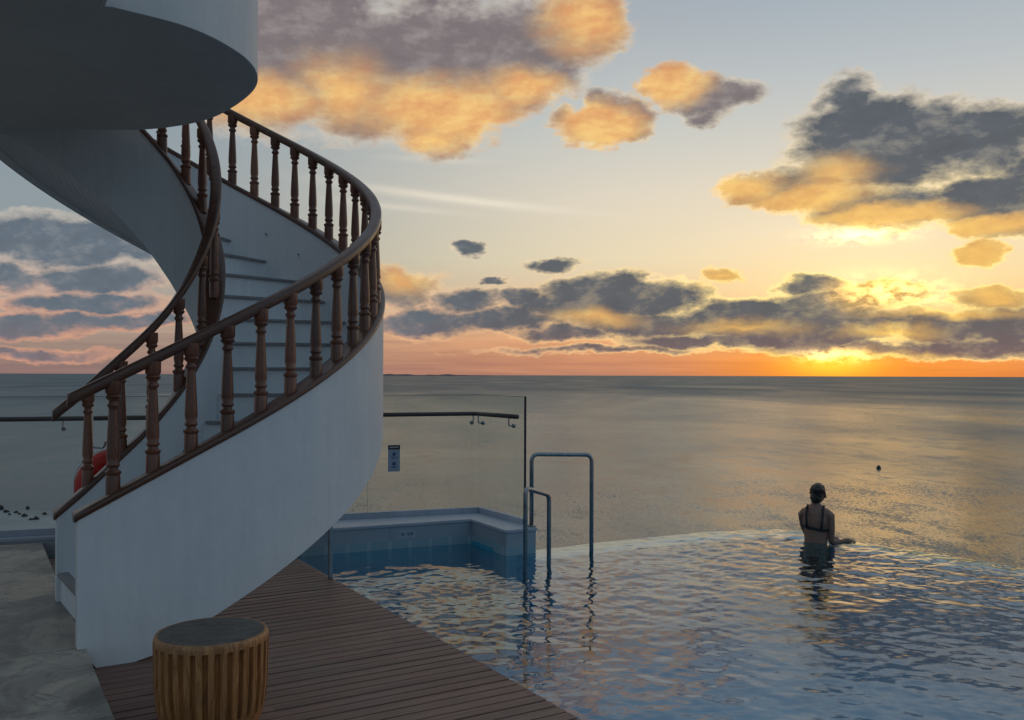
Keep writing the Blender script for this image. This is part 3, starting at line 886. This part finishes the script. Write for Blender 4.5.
# turned baluster
prof = [(.040, -.03), (.040, .085), (.037, .095), (.045, .105), (.045, .118), (.030, .128), (.028, .140), (.038, .150), (.038, .160), (.031, .170), (.037, .20), (.036, .25),
        (.031, .36), (.025, .47), (.024, .485), (.034, .495), (.034, .505), (.025, .515), (.025, .527), (.040, .540), (.044, .550), (.036, .560), (.045, .575), (.045, .64)]
bm = bmesh.new(); bm_lathe(bm, prof, 16)
proto = link_mesh('baluster', bm, M_BAL, smooth=True); md = proto.modifiers.new('e', 'EDGE_SPLIT'); md.split_angle = R(50)
loc(proto, stair)
first = True
def baluster(x, y, z, s=1.0):
    global first
    o = proto if first else proto.copy()
    if not first: COL.objects.link(o); o.parent = stair; o.matrix_parent_inverse = proto.matrix_parent_inverse.copy()
    first = False
    o.location = (x, y, z); o.scale = (s, s, 1); o.rotation_euler = (0, 0, random.random() * 6)
for i in range(31):
    th = R(-76.9 + 7.5 * i)
    p = out_pt(th); baluster(p.x, p.y, out_curb(th))
for u in (-.52, -.305, -.105, .081, .278, .476, .674, .872, 1.034, 1.224, 1.41, 1.6):
    p = in_pt(u); baluster(p.x, p.y, in_curb(u), .95)

# steps
kin = np.array([(.12, -.715), (.32, -.69), (.52, -.50), (.72, -.28), (.92, -.05), (1.12, .081), (1.32, .235), (1.52, .403), (1.75, .60), (2.07, .75), (2.4, 1.0), (2.75, 1.136), (2.95, 1.25), (3.2, 1.5), (3.57, 2.0), (3.77, 2.3), (4.2, 2.8)])
def step_out(z):
    if z < .70: return TH0 - (0.70 - z) / .38 * .60 / RO
    return R(-18.5 + (z - 1.32) / .2 * 13.27)
def step_in(z): return float(np.interp(z, kin[:, 0], kin[:, 1]))
z = .32
while z < 3.75:
    zn = z + .2
    o0, o1 = step_out(z), step_out(zn); i0, i1 = step_in(z), step_in(zn)
    ocs = [out_pt(o0 + (o1 - o0) * k / 4, RO - .055) for k in range(5)]
    ics = [in_pt(i0 + (i1 - i0) * k / 4, RI + .055) for k in range(5)]
    bm = bmesh.new()
    secs = []
    for k, (a, b_) in enumerate(zip(ics, ocs)):
        ui_, to_ = i0 + (i1 - i0) * k / 4, min(o0 + (o1 - o0) * k / 4, TE)
        za = min(max(z - .205, .122, in_bot(ui_) + .05 if k else 0), z - .04); zb = min(max(z - .205, .122, out_curb(to_) - 1.02 if k else 0), z - .04)
        secs.append([(a.x, a.y, za), (b_.x, b_.y, zb), (b_.x, b_.y, z), (a.x, a.y, z)])
    bm_loft(bm, secs); bmesh.ops.recalc_face_normals(bm, faces=bm.faces)
    st = link_mesh('step', bm, M_STEPW); loc(st, stair)
    # nosing strip along the front edge
    a, b_ = ics[0], ocs[0]
    d = (b_ - a).normalized(); f_ = (ics[1] - ics[0] + ocs[1] - ocs[0]); f_ = (f_ - d * f_.dot(d)).normalized()
    a2 = a + d * .03; b2 = b_ - d * .045
    bm = bmesh.new()
    bm_loft(bm, [[tuple(a2 - f_ * .028 + Vector((0, 0, z - .022))), tuple(a2 + f_ * .05 + Vector((0, 0, z - .022))), tuple(a2 + f_ * .05 + Vector((0, 0, z + .004))), tuple(a2 - f_ * .028 + Vector((0, 0, z + .004)))],
                 [tuple(b2 - f_ * .028 + Vector((0, 0, z - .022))), tuple(b2 + f_ * .05 + Vector((0, 0, z - .022))), tuple(b2 + f_ * .05 + Vector((0, 0, z + .004))), tuple(b2 - f_ * .028 + Vector((0, 0, z + .004)))]])
    bmesh.ops.recalc_face_normals(bm, faces=bm.faces)
    bmesh.ops.bevel(bm, geom=bm.edges[:], offset=.008, segments=2, affect='EDGES')
    ns = link_mesh('nosing', bm, M_NOSE); ns.parent = st
    z = zn
# underside
secs = []
for zt in np.linspace(.50, 4.15, 96):
    to = min(step_out(zt), TE); ui = step_in(zt)
    a = in_pt(ui, RI + .055); b_ = out_pt(to, RO - .055)
    za = max(in_bot(ui) + .015, .13); zb = max(out_curb(to) - 1.07 + .015, .01)
    secs.append([(a.x, a.y, za), (b_.x, b_.y, zb), (b_.x, b_.y, zb + .05), (a.x, a.y, za + .05)])
bm = bmesh.new(); bm_loft(bm, secs); bmesh.ops.recalc_face_normals(bm, faces=bm.faces)
loc(link_mesh('soffit', bm, M_WHITE, smooth=False), stair)
# little round wall lights (unlit) on the inside of the outer wall
for th, dz_ in ((75, -.30), (62, -.31), (22, -.31), (48, -.31)):
    th = R(th)
    c_ = out_pt(th, RO - .062) + Vector((0, 0, out_curb(th) + dz_)); n_ = Vector((-math.cos(th), -math.sin(th), 0))
    bm = bmesh.new(); bm_tube(bm, [c_, c_ + n_ * .008], .017, 16)
    wl = link_mesh('wall_light', bm, M_STEPW); loc(wl, stair)
    bm = bmesh.new(); bm_tube(bm, [c_ + n_ * .0082, c_ + n_ * .010], .009, 12)
    l2 = link_mesh('lens', bm, M_DARKM); l2.parent = wl

# ------------------------------------------------------------------ landing above
ZS = 3.57
edge = [(-5.9, 6.5), (-5.2, 6.62), (-4.3, 6.86), (-3.84, 6.93), (-3.3, 6.99), (-2.81, 6.96), (-2.35, 6.74), (-2.02, 6.40), (-1.74, 5.98), (-1.63, 5.62), (-1.65, 5.28), (-1.80, 4.93), (-2.13, 4.64)]
def catmull(pts, n):
    P_ = [Vector(p + (0,)) for p in pts]; P_ = [P_[0] * 2 - P_[1]] + P_ + [P_[-1] * 2 - P_[-2]]; o = []
    for a, b_, c_, d_ in zip(P_, P_[1:], P_[2:], P_[3:]):
        for k in range(n):
            t_ = k / n
            o.append(.5 * ((2 * b_) + (c_ - a) * t_ + (2 * a - 5 * b_ + 4 * c_ - d_) * t_ * t_ + (3 * b_ - a - 3 * c_ + d_) * t_ ** 3))
    o.append(P_[-2]); return o
ce = catmull(edge, 8)
land = thing('upper_landing', 'rounded white balcony slab with solid parapet overhanging the top left corner', 'balcony', (-3, 5.6, ZS))
outline = [(v.x, v.y) for v in ce] + [(-1.2, 3.08), (-5.9, .6)]
bm = bmesh.new()
bm_prism(bm, outline[::-1], ZS, ZS + .26)
bmesh.ops.recalc_face_normals(bm, faces=bm.faces)
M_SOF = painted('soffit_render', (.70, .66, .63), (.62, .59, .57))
loc(link_mesh('floor_slab', bm, M_SOF), land)
secs = []
wp = ce[14:] + [Vector((-1.2, 3.08, 0)), Vector((-5.9, .6, 0))]
for i, p in enumerate(wp):
    a = wp[max(i - 1, 0)]; b_ = wp[min(i + 1, len(wp) - 1)]; t_ = (b_ - a).normalized(); n_ = Vector((-t_.y, t_.x, 0))
    if n_.dot(Vector((1, 0, 0))) < 0 and 0: n_ = -n_
    # outward side
    sgn = 1 if n_.dot(p - Vector((-3.2, 5.6, 0))) > 0 else -1
    o1 = p + n_ * sgn * .004; i1 = p - n_ * sgn * .12
    o0 = p + n_ * sgn * .001; o1 = p + n_ * sgn * .022
    secs.append([(i1.x, i1.y, ZS + .262), (o0.x, o0.y, ZS + .262), (o0.x, o0.y, ZS - .002), (o1.x, o1.y, ZS - .002), (o1.x, o1.y, 4.95), (i1.x, i1.y, 4.95)])
bm = bmesh.new(); bm_loft(bm, secs); bmesh.ops.recalc_face_normals(bm, faces=bm.faces)
pr = link_mesh('parapet', bm, M_WHITE, smooth=True); loc(pr, land)
md = pr.modifiers.new('e', 'EDGE_SPLIT'); md.split_angle = R(35)

# ------------------------------------------------------------------ fluted stool
m, h, b, t = mat('stool_wood'); M_STOOL = m
o = t.outputs['Object']
n = h.noise(h.v('MULTIPLY', o, (9, 9, 1.2)), 5, 6, .65, .8)
n2 = h.noise(o, 4, 3, .6)
c = h.mix(h.step(n, .3, .7), (.25, .092, .028), (.52, .245, .09))
c = h.mix(h.step(n2, .5, .7, 0, .5), c, (.20, .10, .04))
h.L.new(c, b.inputs['Base Color']); setp(b, Roughness=.5); bump(h, b, n, .4, .003)
m, h, b, t = mat('stool_top'); M_STOP = m
o = t.outputs['Object']
n = h.noise(h.v('MULTIPLY', o, (1, 1, 1)), 14, 7, .7, 1.5)
n2 = h.noise(h.v('MULTIPLY', o, (2, 14, 1)), 5, 5, .65, .8)
h.L.new(h.mix(h.step(h.add(h.mul(n, .5), h.mul(n2, .5)), .35, .65), (.045, .038, .034), (.15, .125, .105)), b.inputs['Base Color']); setp(b, Roughness=.55)
bump(h, b, n, .5, .004)
stool = thing('drum_stool', 'round wooden drum stool with fluted sides and a dark weathered top', 'stool', (-1.42, 4.27, 0))
NF, SUB = 30, 12
HS = .45; RS = .262
def srad(z_):
    zz_ = z_ / HS
    return RS * float(np.interp(zz_, [0, .04, .12, .24, .5, .93, .975, 1.0], [.80, .84, .885, .94, .985, 1.0, .99, .965]))
zs = [0, .01, .03, .06, .085, .095, .105, .115, .125, .14, .17, .21, .26, .31, .36, .395, .405, .415, .425, .435, .443, .45]
bm = bmesh.new(); rows = []
for z_ in zs:
    row = []
    for k in range(NF * SUB):
        ph = (k % SUB) / SUB - .5
        w = max(0.0, 1 - (abs(ph) / .21) ** 6) if abs(ph) < .21 else 0
        zcap = float(np.interp(z_, [.088, .125, .405, .414], [0, 1, 1, 0]))
        w = w * 1.0 if zcap >= 1 else (w if zcap > 0 and abs(ph) < .21 * math.sqrt(max(0, 1 - (1 - zcap) ** 2)) else 0)
        r_ = srad(z_) - .024 * w
        a_ = 2 * math.pi * k / (NF * SUB); row.append(bm.verts.new((r_ * math.cos(a_), r_ * math.sin(a_), z_)))
    rows.append(row)
N = NF * SUB
for A, B in zip(rows, rows[1:]):
    for k in range(N): bm.faces.new((A[k], A[(k + 1) % N], B[(k + 1) % N], B[k]))
bm.faces.new(rows[0][::-1])
mid = [bm.verts.new((RS * .92 * math.cos(2 * math.pi * k / N), RS * .92 * math.sin(2 * math.pi * k / N), .4505)) for k in range(N)]
for k in range(N): bm.faces.new((rows[-1][k], rows[-1][(k + 1) % N], mid[(k + 1) % N], mid[k]))
bmesh.ops.recalc_face_normals(bm, faces=bm.faces)
link_mesh('body', bm, M_STOOL, stool)
bm = bmesh.new(); bm_lathe(bm, [(RS * .92, .440), (RS * .922, .4508), (RS * .6, .4512), (RS * .1, .4514)], 72)
link_mesh('seat', bm, M_STOP, stool)

# ------------------------------------------------------------------ life ring on its stand
lp = Vector((-3.93, 8.40, .123))
ps = thing('life_ring_stand', 'thin white post standing by the glass fence behind the stair foot', 'post', lp)
bm = bmesh.new(); bm_lathe(bm, [(.09, 0), (.09, .012), (.022, .016), (.022, 1.36), (.012, 1.375)], 14)
link_mesh('post', bm, M_WHITEP, ps)
bm = bmesh.new(); bm_tube(bm, fillet([(0, 0, .86), (.16, -.08, .86), (.18, -.09, .92)], .03, 4), .010, 8)
link_mesh('hook', bm, M_STEEL, ps)
ring = thing('life_ring', 'red life ring hanging behind the lowest balusters of the staircase', 'life ring', (-3.655, 8.31, .625))
bm = bmesh.new()
pts = [(math.cos(a) * .262, 0, math.sin(a) * .262) for a in np.linspace(0, 2 * math.pi, 49)[:-1]]
rows = []
bm_tube(bm, pts, .088, 16, closed=True)
link_mesh('ring_body', bm, M_RED, ring, smooth=True)
bm = bmesh.new()
pts = []
for a in np.linspace(0, 2 * math.pi, 97)[:-1]:
    r_ = .346 + .020 * abs(math.sin(2 * a)); pts.append((math.cos(a) * r_, -.02, math.sin(a) * r_))
bm_tube(bm, pts, .006, 6, closed=True)
link_mesh('grab_line', bm, M_WHITEP, ring, smooth=True)
for k in range(4):
    a0 = math.pi / 4 + k * math.pi / 2
    bm = bmesh.new()
    bm_tube(bm, [(math.cos(a) * .262, 0, math.sin(a) * .262) for a in np.linspace(a0 - .10, a0 + .10, 5)], .0905, 16)
    link_mesh('band', bm, M_WHITEP if k != 1 and k != 2 else M_RED, ring, smooth=True)
ring.rotation_euler = (0, 0, R(20))

# ------------------------------------------------------------------ bather
def person():
    FL = ZF + .001
    root = thing('person', 'person in a black bikini top leaning at the pool corner, seen from behind', 'person', (3.195, 9.49, FL), rz=R(-27))
    root.scale = (.85, .92, .985)
    root.location.x += .012
    # a skeleton of ellipse-section tubes is fused into one body
    tors = [(.80, .165, .115, 0), (.88, .172, .122, 0), (.96, .155, .11, .0), (1.04, .136, .095, .005), (1.12, .138, .098, .012), (1.20, .150, .103, .018), (1.28, .160, .105, .020), (1.36, .168, .092, .018), (1.405, .140, .072, .014), (1.435, .085, .055, .012), (1.455, .056, .05, .015), (1.50, .047, .047, .026), (1.53, .045, .05, .032)]
    def ell(bm, rows, N=24):
        secs = [[(x + rx * math.cos(2 * math.pi * k / N), y + ry * math.sin(2 * math.pi * k / N), z_) for k in range(N)] for (z_, rx, ry, x, y) in rows]
        bm_loft(bm, secs)
    bm = bmesh.new()
    ell(bm, [(z_, rx, ry, 0, y) for z_, rx, ry, y in tors])
    # head: skull, jaw, nose, ears
    bmesh.ops.create_uvsphere(bm, u_segments=20, v_segments=14, radius=1, matrix=Matrix.Translation((.022, .045, 1.560)) @ Matrix.Diagonal((.086, .098, .098, 1)))
    bmesh.ops.create_uvsphere(bm, u_segments=16, v_segments=10, radius=1, matrix=Matrix.Translation((.022, .075, 1.510)) @ Matrix.Diagonal((.052, .06, .055, 1)))
    bmesh.ops.create_uvsphere(bm, u_segments=10, v_segments=8, radius=1, matrix=Matrix.Translation((.022, .142, 1.545)) @ Matrix.Diagonal((.012, .018, .022, 1)))
    for s in (-1, 1):
        bmesh.ops.create_uvsphere(bm, u_segments=10, v_segments=8, radius=1, matrix=Matrix.Translation((.022 + s * .080, .04, 1.545)) @ Matrix.Diagonal((.010, .018, .030, 1)))
    # buttocks, shoulder blades
    for s in (-1, 1):
        bmesh.ops.create_uvsphere(bm, u_segments=14, v_segments=10, radius=1, matrix=Matrix.Translation((s * .075, -.055, .84)) @ Matrix.Diagonal((.09, .09, .10, 1)))
        bmesh.ops.create_uvsphere(bm, u_segments=14, v_segments=10, radius=1, matrix=Matrix.Translation((s * .08, -.045, 1.27)) @ Matrix.Diagonal((.055, .035, .075, 1)))
        # legs
        bm_tube(bm, [(s * .085, 0, .86), (s * .09, .005, .65), (s * .085, .02, .46), (s * .085, -.005, .32), (s * .085, -.01, .10), (s * .085, 0, .05)], [.092, .078, .055, .055, .036, .036], 14)
        bm_tube(bm, [(s * .087, -.05, .035), (s * .09, .05, .04), (s * .095, .15, .022)], [.032, .038, .022], 10)
    def hand(bm, w, f, side):
        """w wrist, f direction of the fingers, side: direction of the thumb"""
        w = Vector(w); f = Vector(f).normalized(); side = Vector(side).normalized()
        up = f.cross(side).normalized()
        palm = w + f * .045
        bm_tube(bm, [w - f * .01, w + f * .03, w + f * .078], [.024, .033, .028], 10)
        for k, L in enumerate((.066, .075, .070, .055)):
            q = w + f * .075 + side * (.028 - .019 * k)
            bm_tube(bm, [q, q + f * L * .5 + up * .004, q + f * L * .8 - Vector((0, 0, .006)), q + f * L - Vector((0, 0, .016))], [.0095, .009, .0085, .007], 8)
        q = w + f * .02 + side * .022
        bm_tube(bm, [q, q + f * .03 + side * .026, q + f * .06 + side * .032], [.012, .010, .008], 8)
    # right arm: down to the elbow, forearm laid along the pool edge
    bm_tube(bm, [(.130, .015, 1.355), (.176, .012, 1.335), (.185, .012, 1.20), (.182, .03, 1.075), (.190, .055, 1.045)], [.055, .050, .042, .036, .034], 14)
    bm_tube(bm, [(.190, .055, 1.045), (.25, .10, 1.045), (.315, .150, 1.055)], [.036, .032, .023], 14)
    hand(bm, (.315, .150, 1.055), (.85, .45, .02), (-.4, .8, .1))
    # left arm reaches forward over the edge
    bm_tube(bm, [(-.130, .015, 1.355), (-.170, .03, 1.33), (-.165, .10, 1.20), (-.135, .19, 1.09)], [.055, .048, .040, .035], 14)
    bm_tube(bm, [(-.135, .19, 1.09), (.0, .26, 1.055), (.10, .30, 1.055)], [.035, .031, .023], 14)
    hand(bm, (.10, .30, 1.055), (.9, .25, 0), (-.2, .9, .1))
    body = link_mesh('body', bm, None, root)
    md = body.modifiers.new('fuse', 'REMESH'); md.mode = 'VOXEL'; md.voxel_size = .007; md.use_smooth_shade = True
    md = body.modifiers.new('soft', 'SMOOTH'); md.factor = .5; md.iterations = 3
    m, h, b, t = mat('skin'); n = h.noise(t.outputs['Object'], 14, 4, .6)
    h.L.new(h.mix(n, (.23, .115, .08), (.30, .16, .11)), b.inputs['Base Color']); setp(b, Roughness=.5, Subsurface_Weight=.08)
    body.data.materials.append(m)
    # face marks sit on the far side of the head
    mh = simple('dark_hair', (.018, .011, .008), .45)
    m2, h2, b2, t2 = mat('hair_strands')
    st_ = h2.noise(h2.v('MULTIPLY', t2.outputs['Object'], (60, 60, 8)), 3, 4, .6)
    h2.L.new(h2.mix(st_, (.010, .007, .006), (.045, .026, .018)), b2.inputs['Base Color']); setp(b2, Roughness=.42); bump(h2, b2, st_, .8, .006)
    for s in (-1, 1):
        bm = bmesh.new(); bmesh.ops.create_uvsphere(bm, u_segments=10, v_segments=8, radius=.011, matrix=Matrix.Translation((.022 + s * .03, .132, 1.565)))
        link_mesh('eye', bm, simple('eye', (.25, .22, .2), .2), root, smooth=True)
    bm = bmesh.new(); bm_tube(bm, [(.0, .130, 1.508), (.022, .136, 1.507), (.044, .130, 1.508)], [.003, .006, .003], 8)
    link_mesh('mouth', bm, simple('lips', (.28, .08, .07), .4), root, smooth=True)
    bm = bmesh.new()
    bmesh.ops.create_uvsphere(bm, u_segments=28, v_segments=20, radius=1, matrix=Matrix.Translation((.022, .036, 1.574)) @ Matrix.Diagonal((.096, .106, .098, 1)))
    bmesh.ops.bisect_plane(bm, geom=bm.verts[:] + bm.edges[:] + bm.faces[:], plane_co=(0, .085, 1.56), plane_no=(0, .9, -.55), clear_outer=True)
    bmesh.ops.create_uvsphere(bm, u_segments=18, v_segments=12, radius=1, matrix=Matrix.Translation((.028, -.01, 1.612)) @ Matrix.Diagonal((.084, .090, .055, 1)))
    bmesh.ops.create_uvsphere(bm, u_segments=14, v_segments=10, radius=1, matrix=Matrix.Translation((.005, -.030, 1.518)) @ Matrix.Diagonal((.070, .048, .056, 1)))
    rh = random.Random(2)
    for v in bm.verts: v.co += Vector((rh.uniform(-1, 1), rh.uniform(-1, 1), rh.uniform(-1, 1))) * .009
    for k in range(90):
        a = rh.uniform(0, 6.28); e_ = rh.uniform(-.5, 1.3)
        c_ = Vector((.022 + .086 * math.cos(a) * math.cos(e_), .026 + .094 * math.sin(a) * math.cos(e_), 1.575 + .092 * math.sin(e_)))
        if c_.y > .075: continue
        d_ = Vector((math.cos(a) * .006 + rh.uniform(-.012, .012), math.sin(a) * .006, -.038 + rh.uniform(-.01, .02)))
        bm_tube(bm, [c_, c_ + d_ * .5 + Vector((rh.uniform(-1, 1), rh.uniform(-1, 1), 0)) * .004, c_ + d_], [.006, .009, .002], 5)
    hr = link_mesh('hair', bm, m2, root, smooth=True)
    md = hr.modifiers.new('fuse', 'REMESH'); md.mode = 'VOXEL'; md.voxel_size = .0045; md.use_smooth_shade = True
    mb = simple('black_swim_fabric', (.010, .010, .012), .6)
    def tz(z_): 
        T = np.array(tors); return [float(np.interp(z_, T[:, 0], T[:, k])) for k in (1, 2, 3)]
    bm = bmesh.new(); N = 48; rows = []
    for dz_, ex in ((-.017, .004), (-.011, .010), (.011, .010), (.017, .004)):
        row = []
        for k in range(N):
            a = 2 * math.pi * k / N
            zc = 1.20 + .0 * math.cos(a) - .018 * math.cos(a)
            rx, ry, yc = tz(zc + dz_)
            bl = .024 * math.exp(-((abs(math.cos(a)) - .5) / .3) ** 2) if math.sin(a) < 0 else .012
            row.append(bm.verts.new(((rx + ex) * math.cos(a), yc + (ry + ex + bl * .55) * math.sin(a), zc + dz_)))
        rows.append(row)
    for A, B in zip(rows, rows[1:]):
        for k in range(N): bm.faces.new((A[k], A[(k + 1) % N], B[(k + 1) % N], B[k]))
    # shoulder straps
    for s in (-1, 1):
        bm_tube(bm, [(s * .085, -.105, 1.205), (s * .092, -.112, 1.27), (s * .098, -.092, 1.345), (s * .098, -.055, 1.412), (s * .095, .01, 1.436), (s * .09, .08, 1.37), (s * .08, .12, 1.27)], .0135, 8)
    link_mesh('swim_top', bm, mb, root, smooth=True)
    bm = bmesh.new()
    rows = [(.82, .185, .135, 0), (.86, .182, .142, -.008), (.905, .178, .130, 0)]
    ell(bm, [(z_, rx, ry, 0, y) for z_, rx, ry, y in rows], 30)
    link_mesh('swim_bottom', bm, mb, root, smooth=True)
person()

# ------------------------------------------------------------------ small things out to sea
bm = bmesh.new()
bm_lathe(bm, [(.2, -.5), (.75, -.2), (.8, .2), (.6, .7), (.35, 1.0), (.15, 1.15)], 14)
bo = link_mesh('marker_buoy', bm, simple('buoy_paint', (.03, .025, .02), .5), smooth=True)
bo.location = (312 / 76 * 0 + 126.0, 309, -30); tag(bo, 'small dark buoy floating alone on the open sea beyond the bather', 'buoy')
# rocks along the sand flat
def rock(x, y, r, label):
    bm = bmesh.new(); bmesh.ops.create_icosphere(bm, subdivisions=3, radius=r)
    rr = random.Random(int(x * 10))
    ph = [rr.uniform(0, 6) for _ in range(6)]
    for v in bm.verts:
        c_ = v.co.normalized(); k = 1 + .22 * math.sin(3 * c_.x + ph[0]) * math.cos(4 * c_.y + ph[1]) + .12 * math.sin(7 * c_.z + 5 * c_.x + ph[2]) + rr.uniform(-.05, .05)
        v.co = Vector((c_.x * 1.1, c_.y, c_.z * .95)) * r * k
    o = link_mesh('rock', bm, M_ROCK); o.location = (x, y, -29.8)
    tag(o, label, 'rock', 'dark rocks scattered on the pale flat by the sea')
M_ROCK = simple('dark_rock', (.035, .035, .032), .85)
def flat(px, py):
    Dd = 900 * 31.5 / (py - 375); return (px - 512) / 900 * Dd, Dd
names = [(0.5, 510, 1.1, 'largest dark rock at the far left frame edge, half cut off'), (6.5, 514, .9, 'rounded dark rock just right of the rock at the frame edge'), (10, 516.5, .45, 'flat little rock between the frame edge and the tallest rock'),
         (16.8, 514.5, .7, 'upright dark rock midway along the left row'), (20, 516, .5, 'low rock touching the right side of the upright one'), (25, 518, .9, 'broad dark rock in the middle of the sloping row'),
         (31, 521.5, .55, 'thin flat rock between the two broad rocks of the sloping row'), (36.5, 521, .95, 'last broad rock at the right end of the sloping row'),
         (28, 509.5, .55, 'lone small rock farthest out in the water'), (45, 516, .75, 'lone round rock nearest the staircase foot')]
for px, py, r_, lb in names:
    x, y = flat(px, py); rock(x, y, r_ * .62, lb)

# shrub beyond the parapet, at the left edge
m, h, b, t = mat('shrub_leaf'); M_LEAF = m
n = h.noise(t.outputs['Object'], 9, 3, .6)
h.L.new(h.mix(n, (.035, .07, .022), (.08, .12, .04)), b.inputs['Base Color']); setp(b, Roughness=.6)
sh = thing('shrub', 'green shrub just beyond the parapet at the left frame edge', 'shrub', (-5.32, 8.75, -.9))
bm = bmesh.new(); rr = random.Random(4)
for k in range(2600):
    v = Vector((rr.gauss(0, 1), rr.gauss(0, 1), rr.gauss(0, 1))).normalized() * (.36 * rr.uniform(.45, 1) ** .5) * rr.uniform(.82, 1.06)
    c_ = Vector((v.x - .06, v.y, .66 + v.z * .95))
    a = Vector((rr.gauss(0, 1), rr.gauss(0, 1), rr.gauss(0, .7))).normalized(); s_ = a.cross(Vector((rr.random(), rr.random(), 1))).normalized()
    L = rr.uniform(.022, .04); w = L * .35
    bm.faces.new([bm.verts.new(c_), bm.verts.new(c_ + a * L * .5 + s_ * w), bm.verts.new(c_ + a * L), bm.verts.new(c_ + a * L * .5 - s_ * w)])
link_mesh('foliage', bm, M_LEAF, sh)
bm = bmesh.new()
for k in range(9):
    a = k * .7; bm_tube(bm, [(0, 0, 0), (.05 * math.cos(a), .05 * math.sin(a), .35), (.18 * math.cos(a), .18 * math.sin(a), .75)], [.018, .012, .005], 6)
link_mesh('stem', bm, simple('stem_bark', (.06, .045, .03), .8), sh)
# planter ledge that carries the shrub, outside the parapet
bm = bmesh.new(); bm_box(bm, -6.4, -4.2, 8.42, 9.4, -1.2, -.9)
o = link_mesh('planter_ledge', bm, M_COPE); o.rotation_euler = (0, 0, 0)
tag(o, 'white ledge outside the parapet carrying the shrub', 'planter')
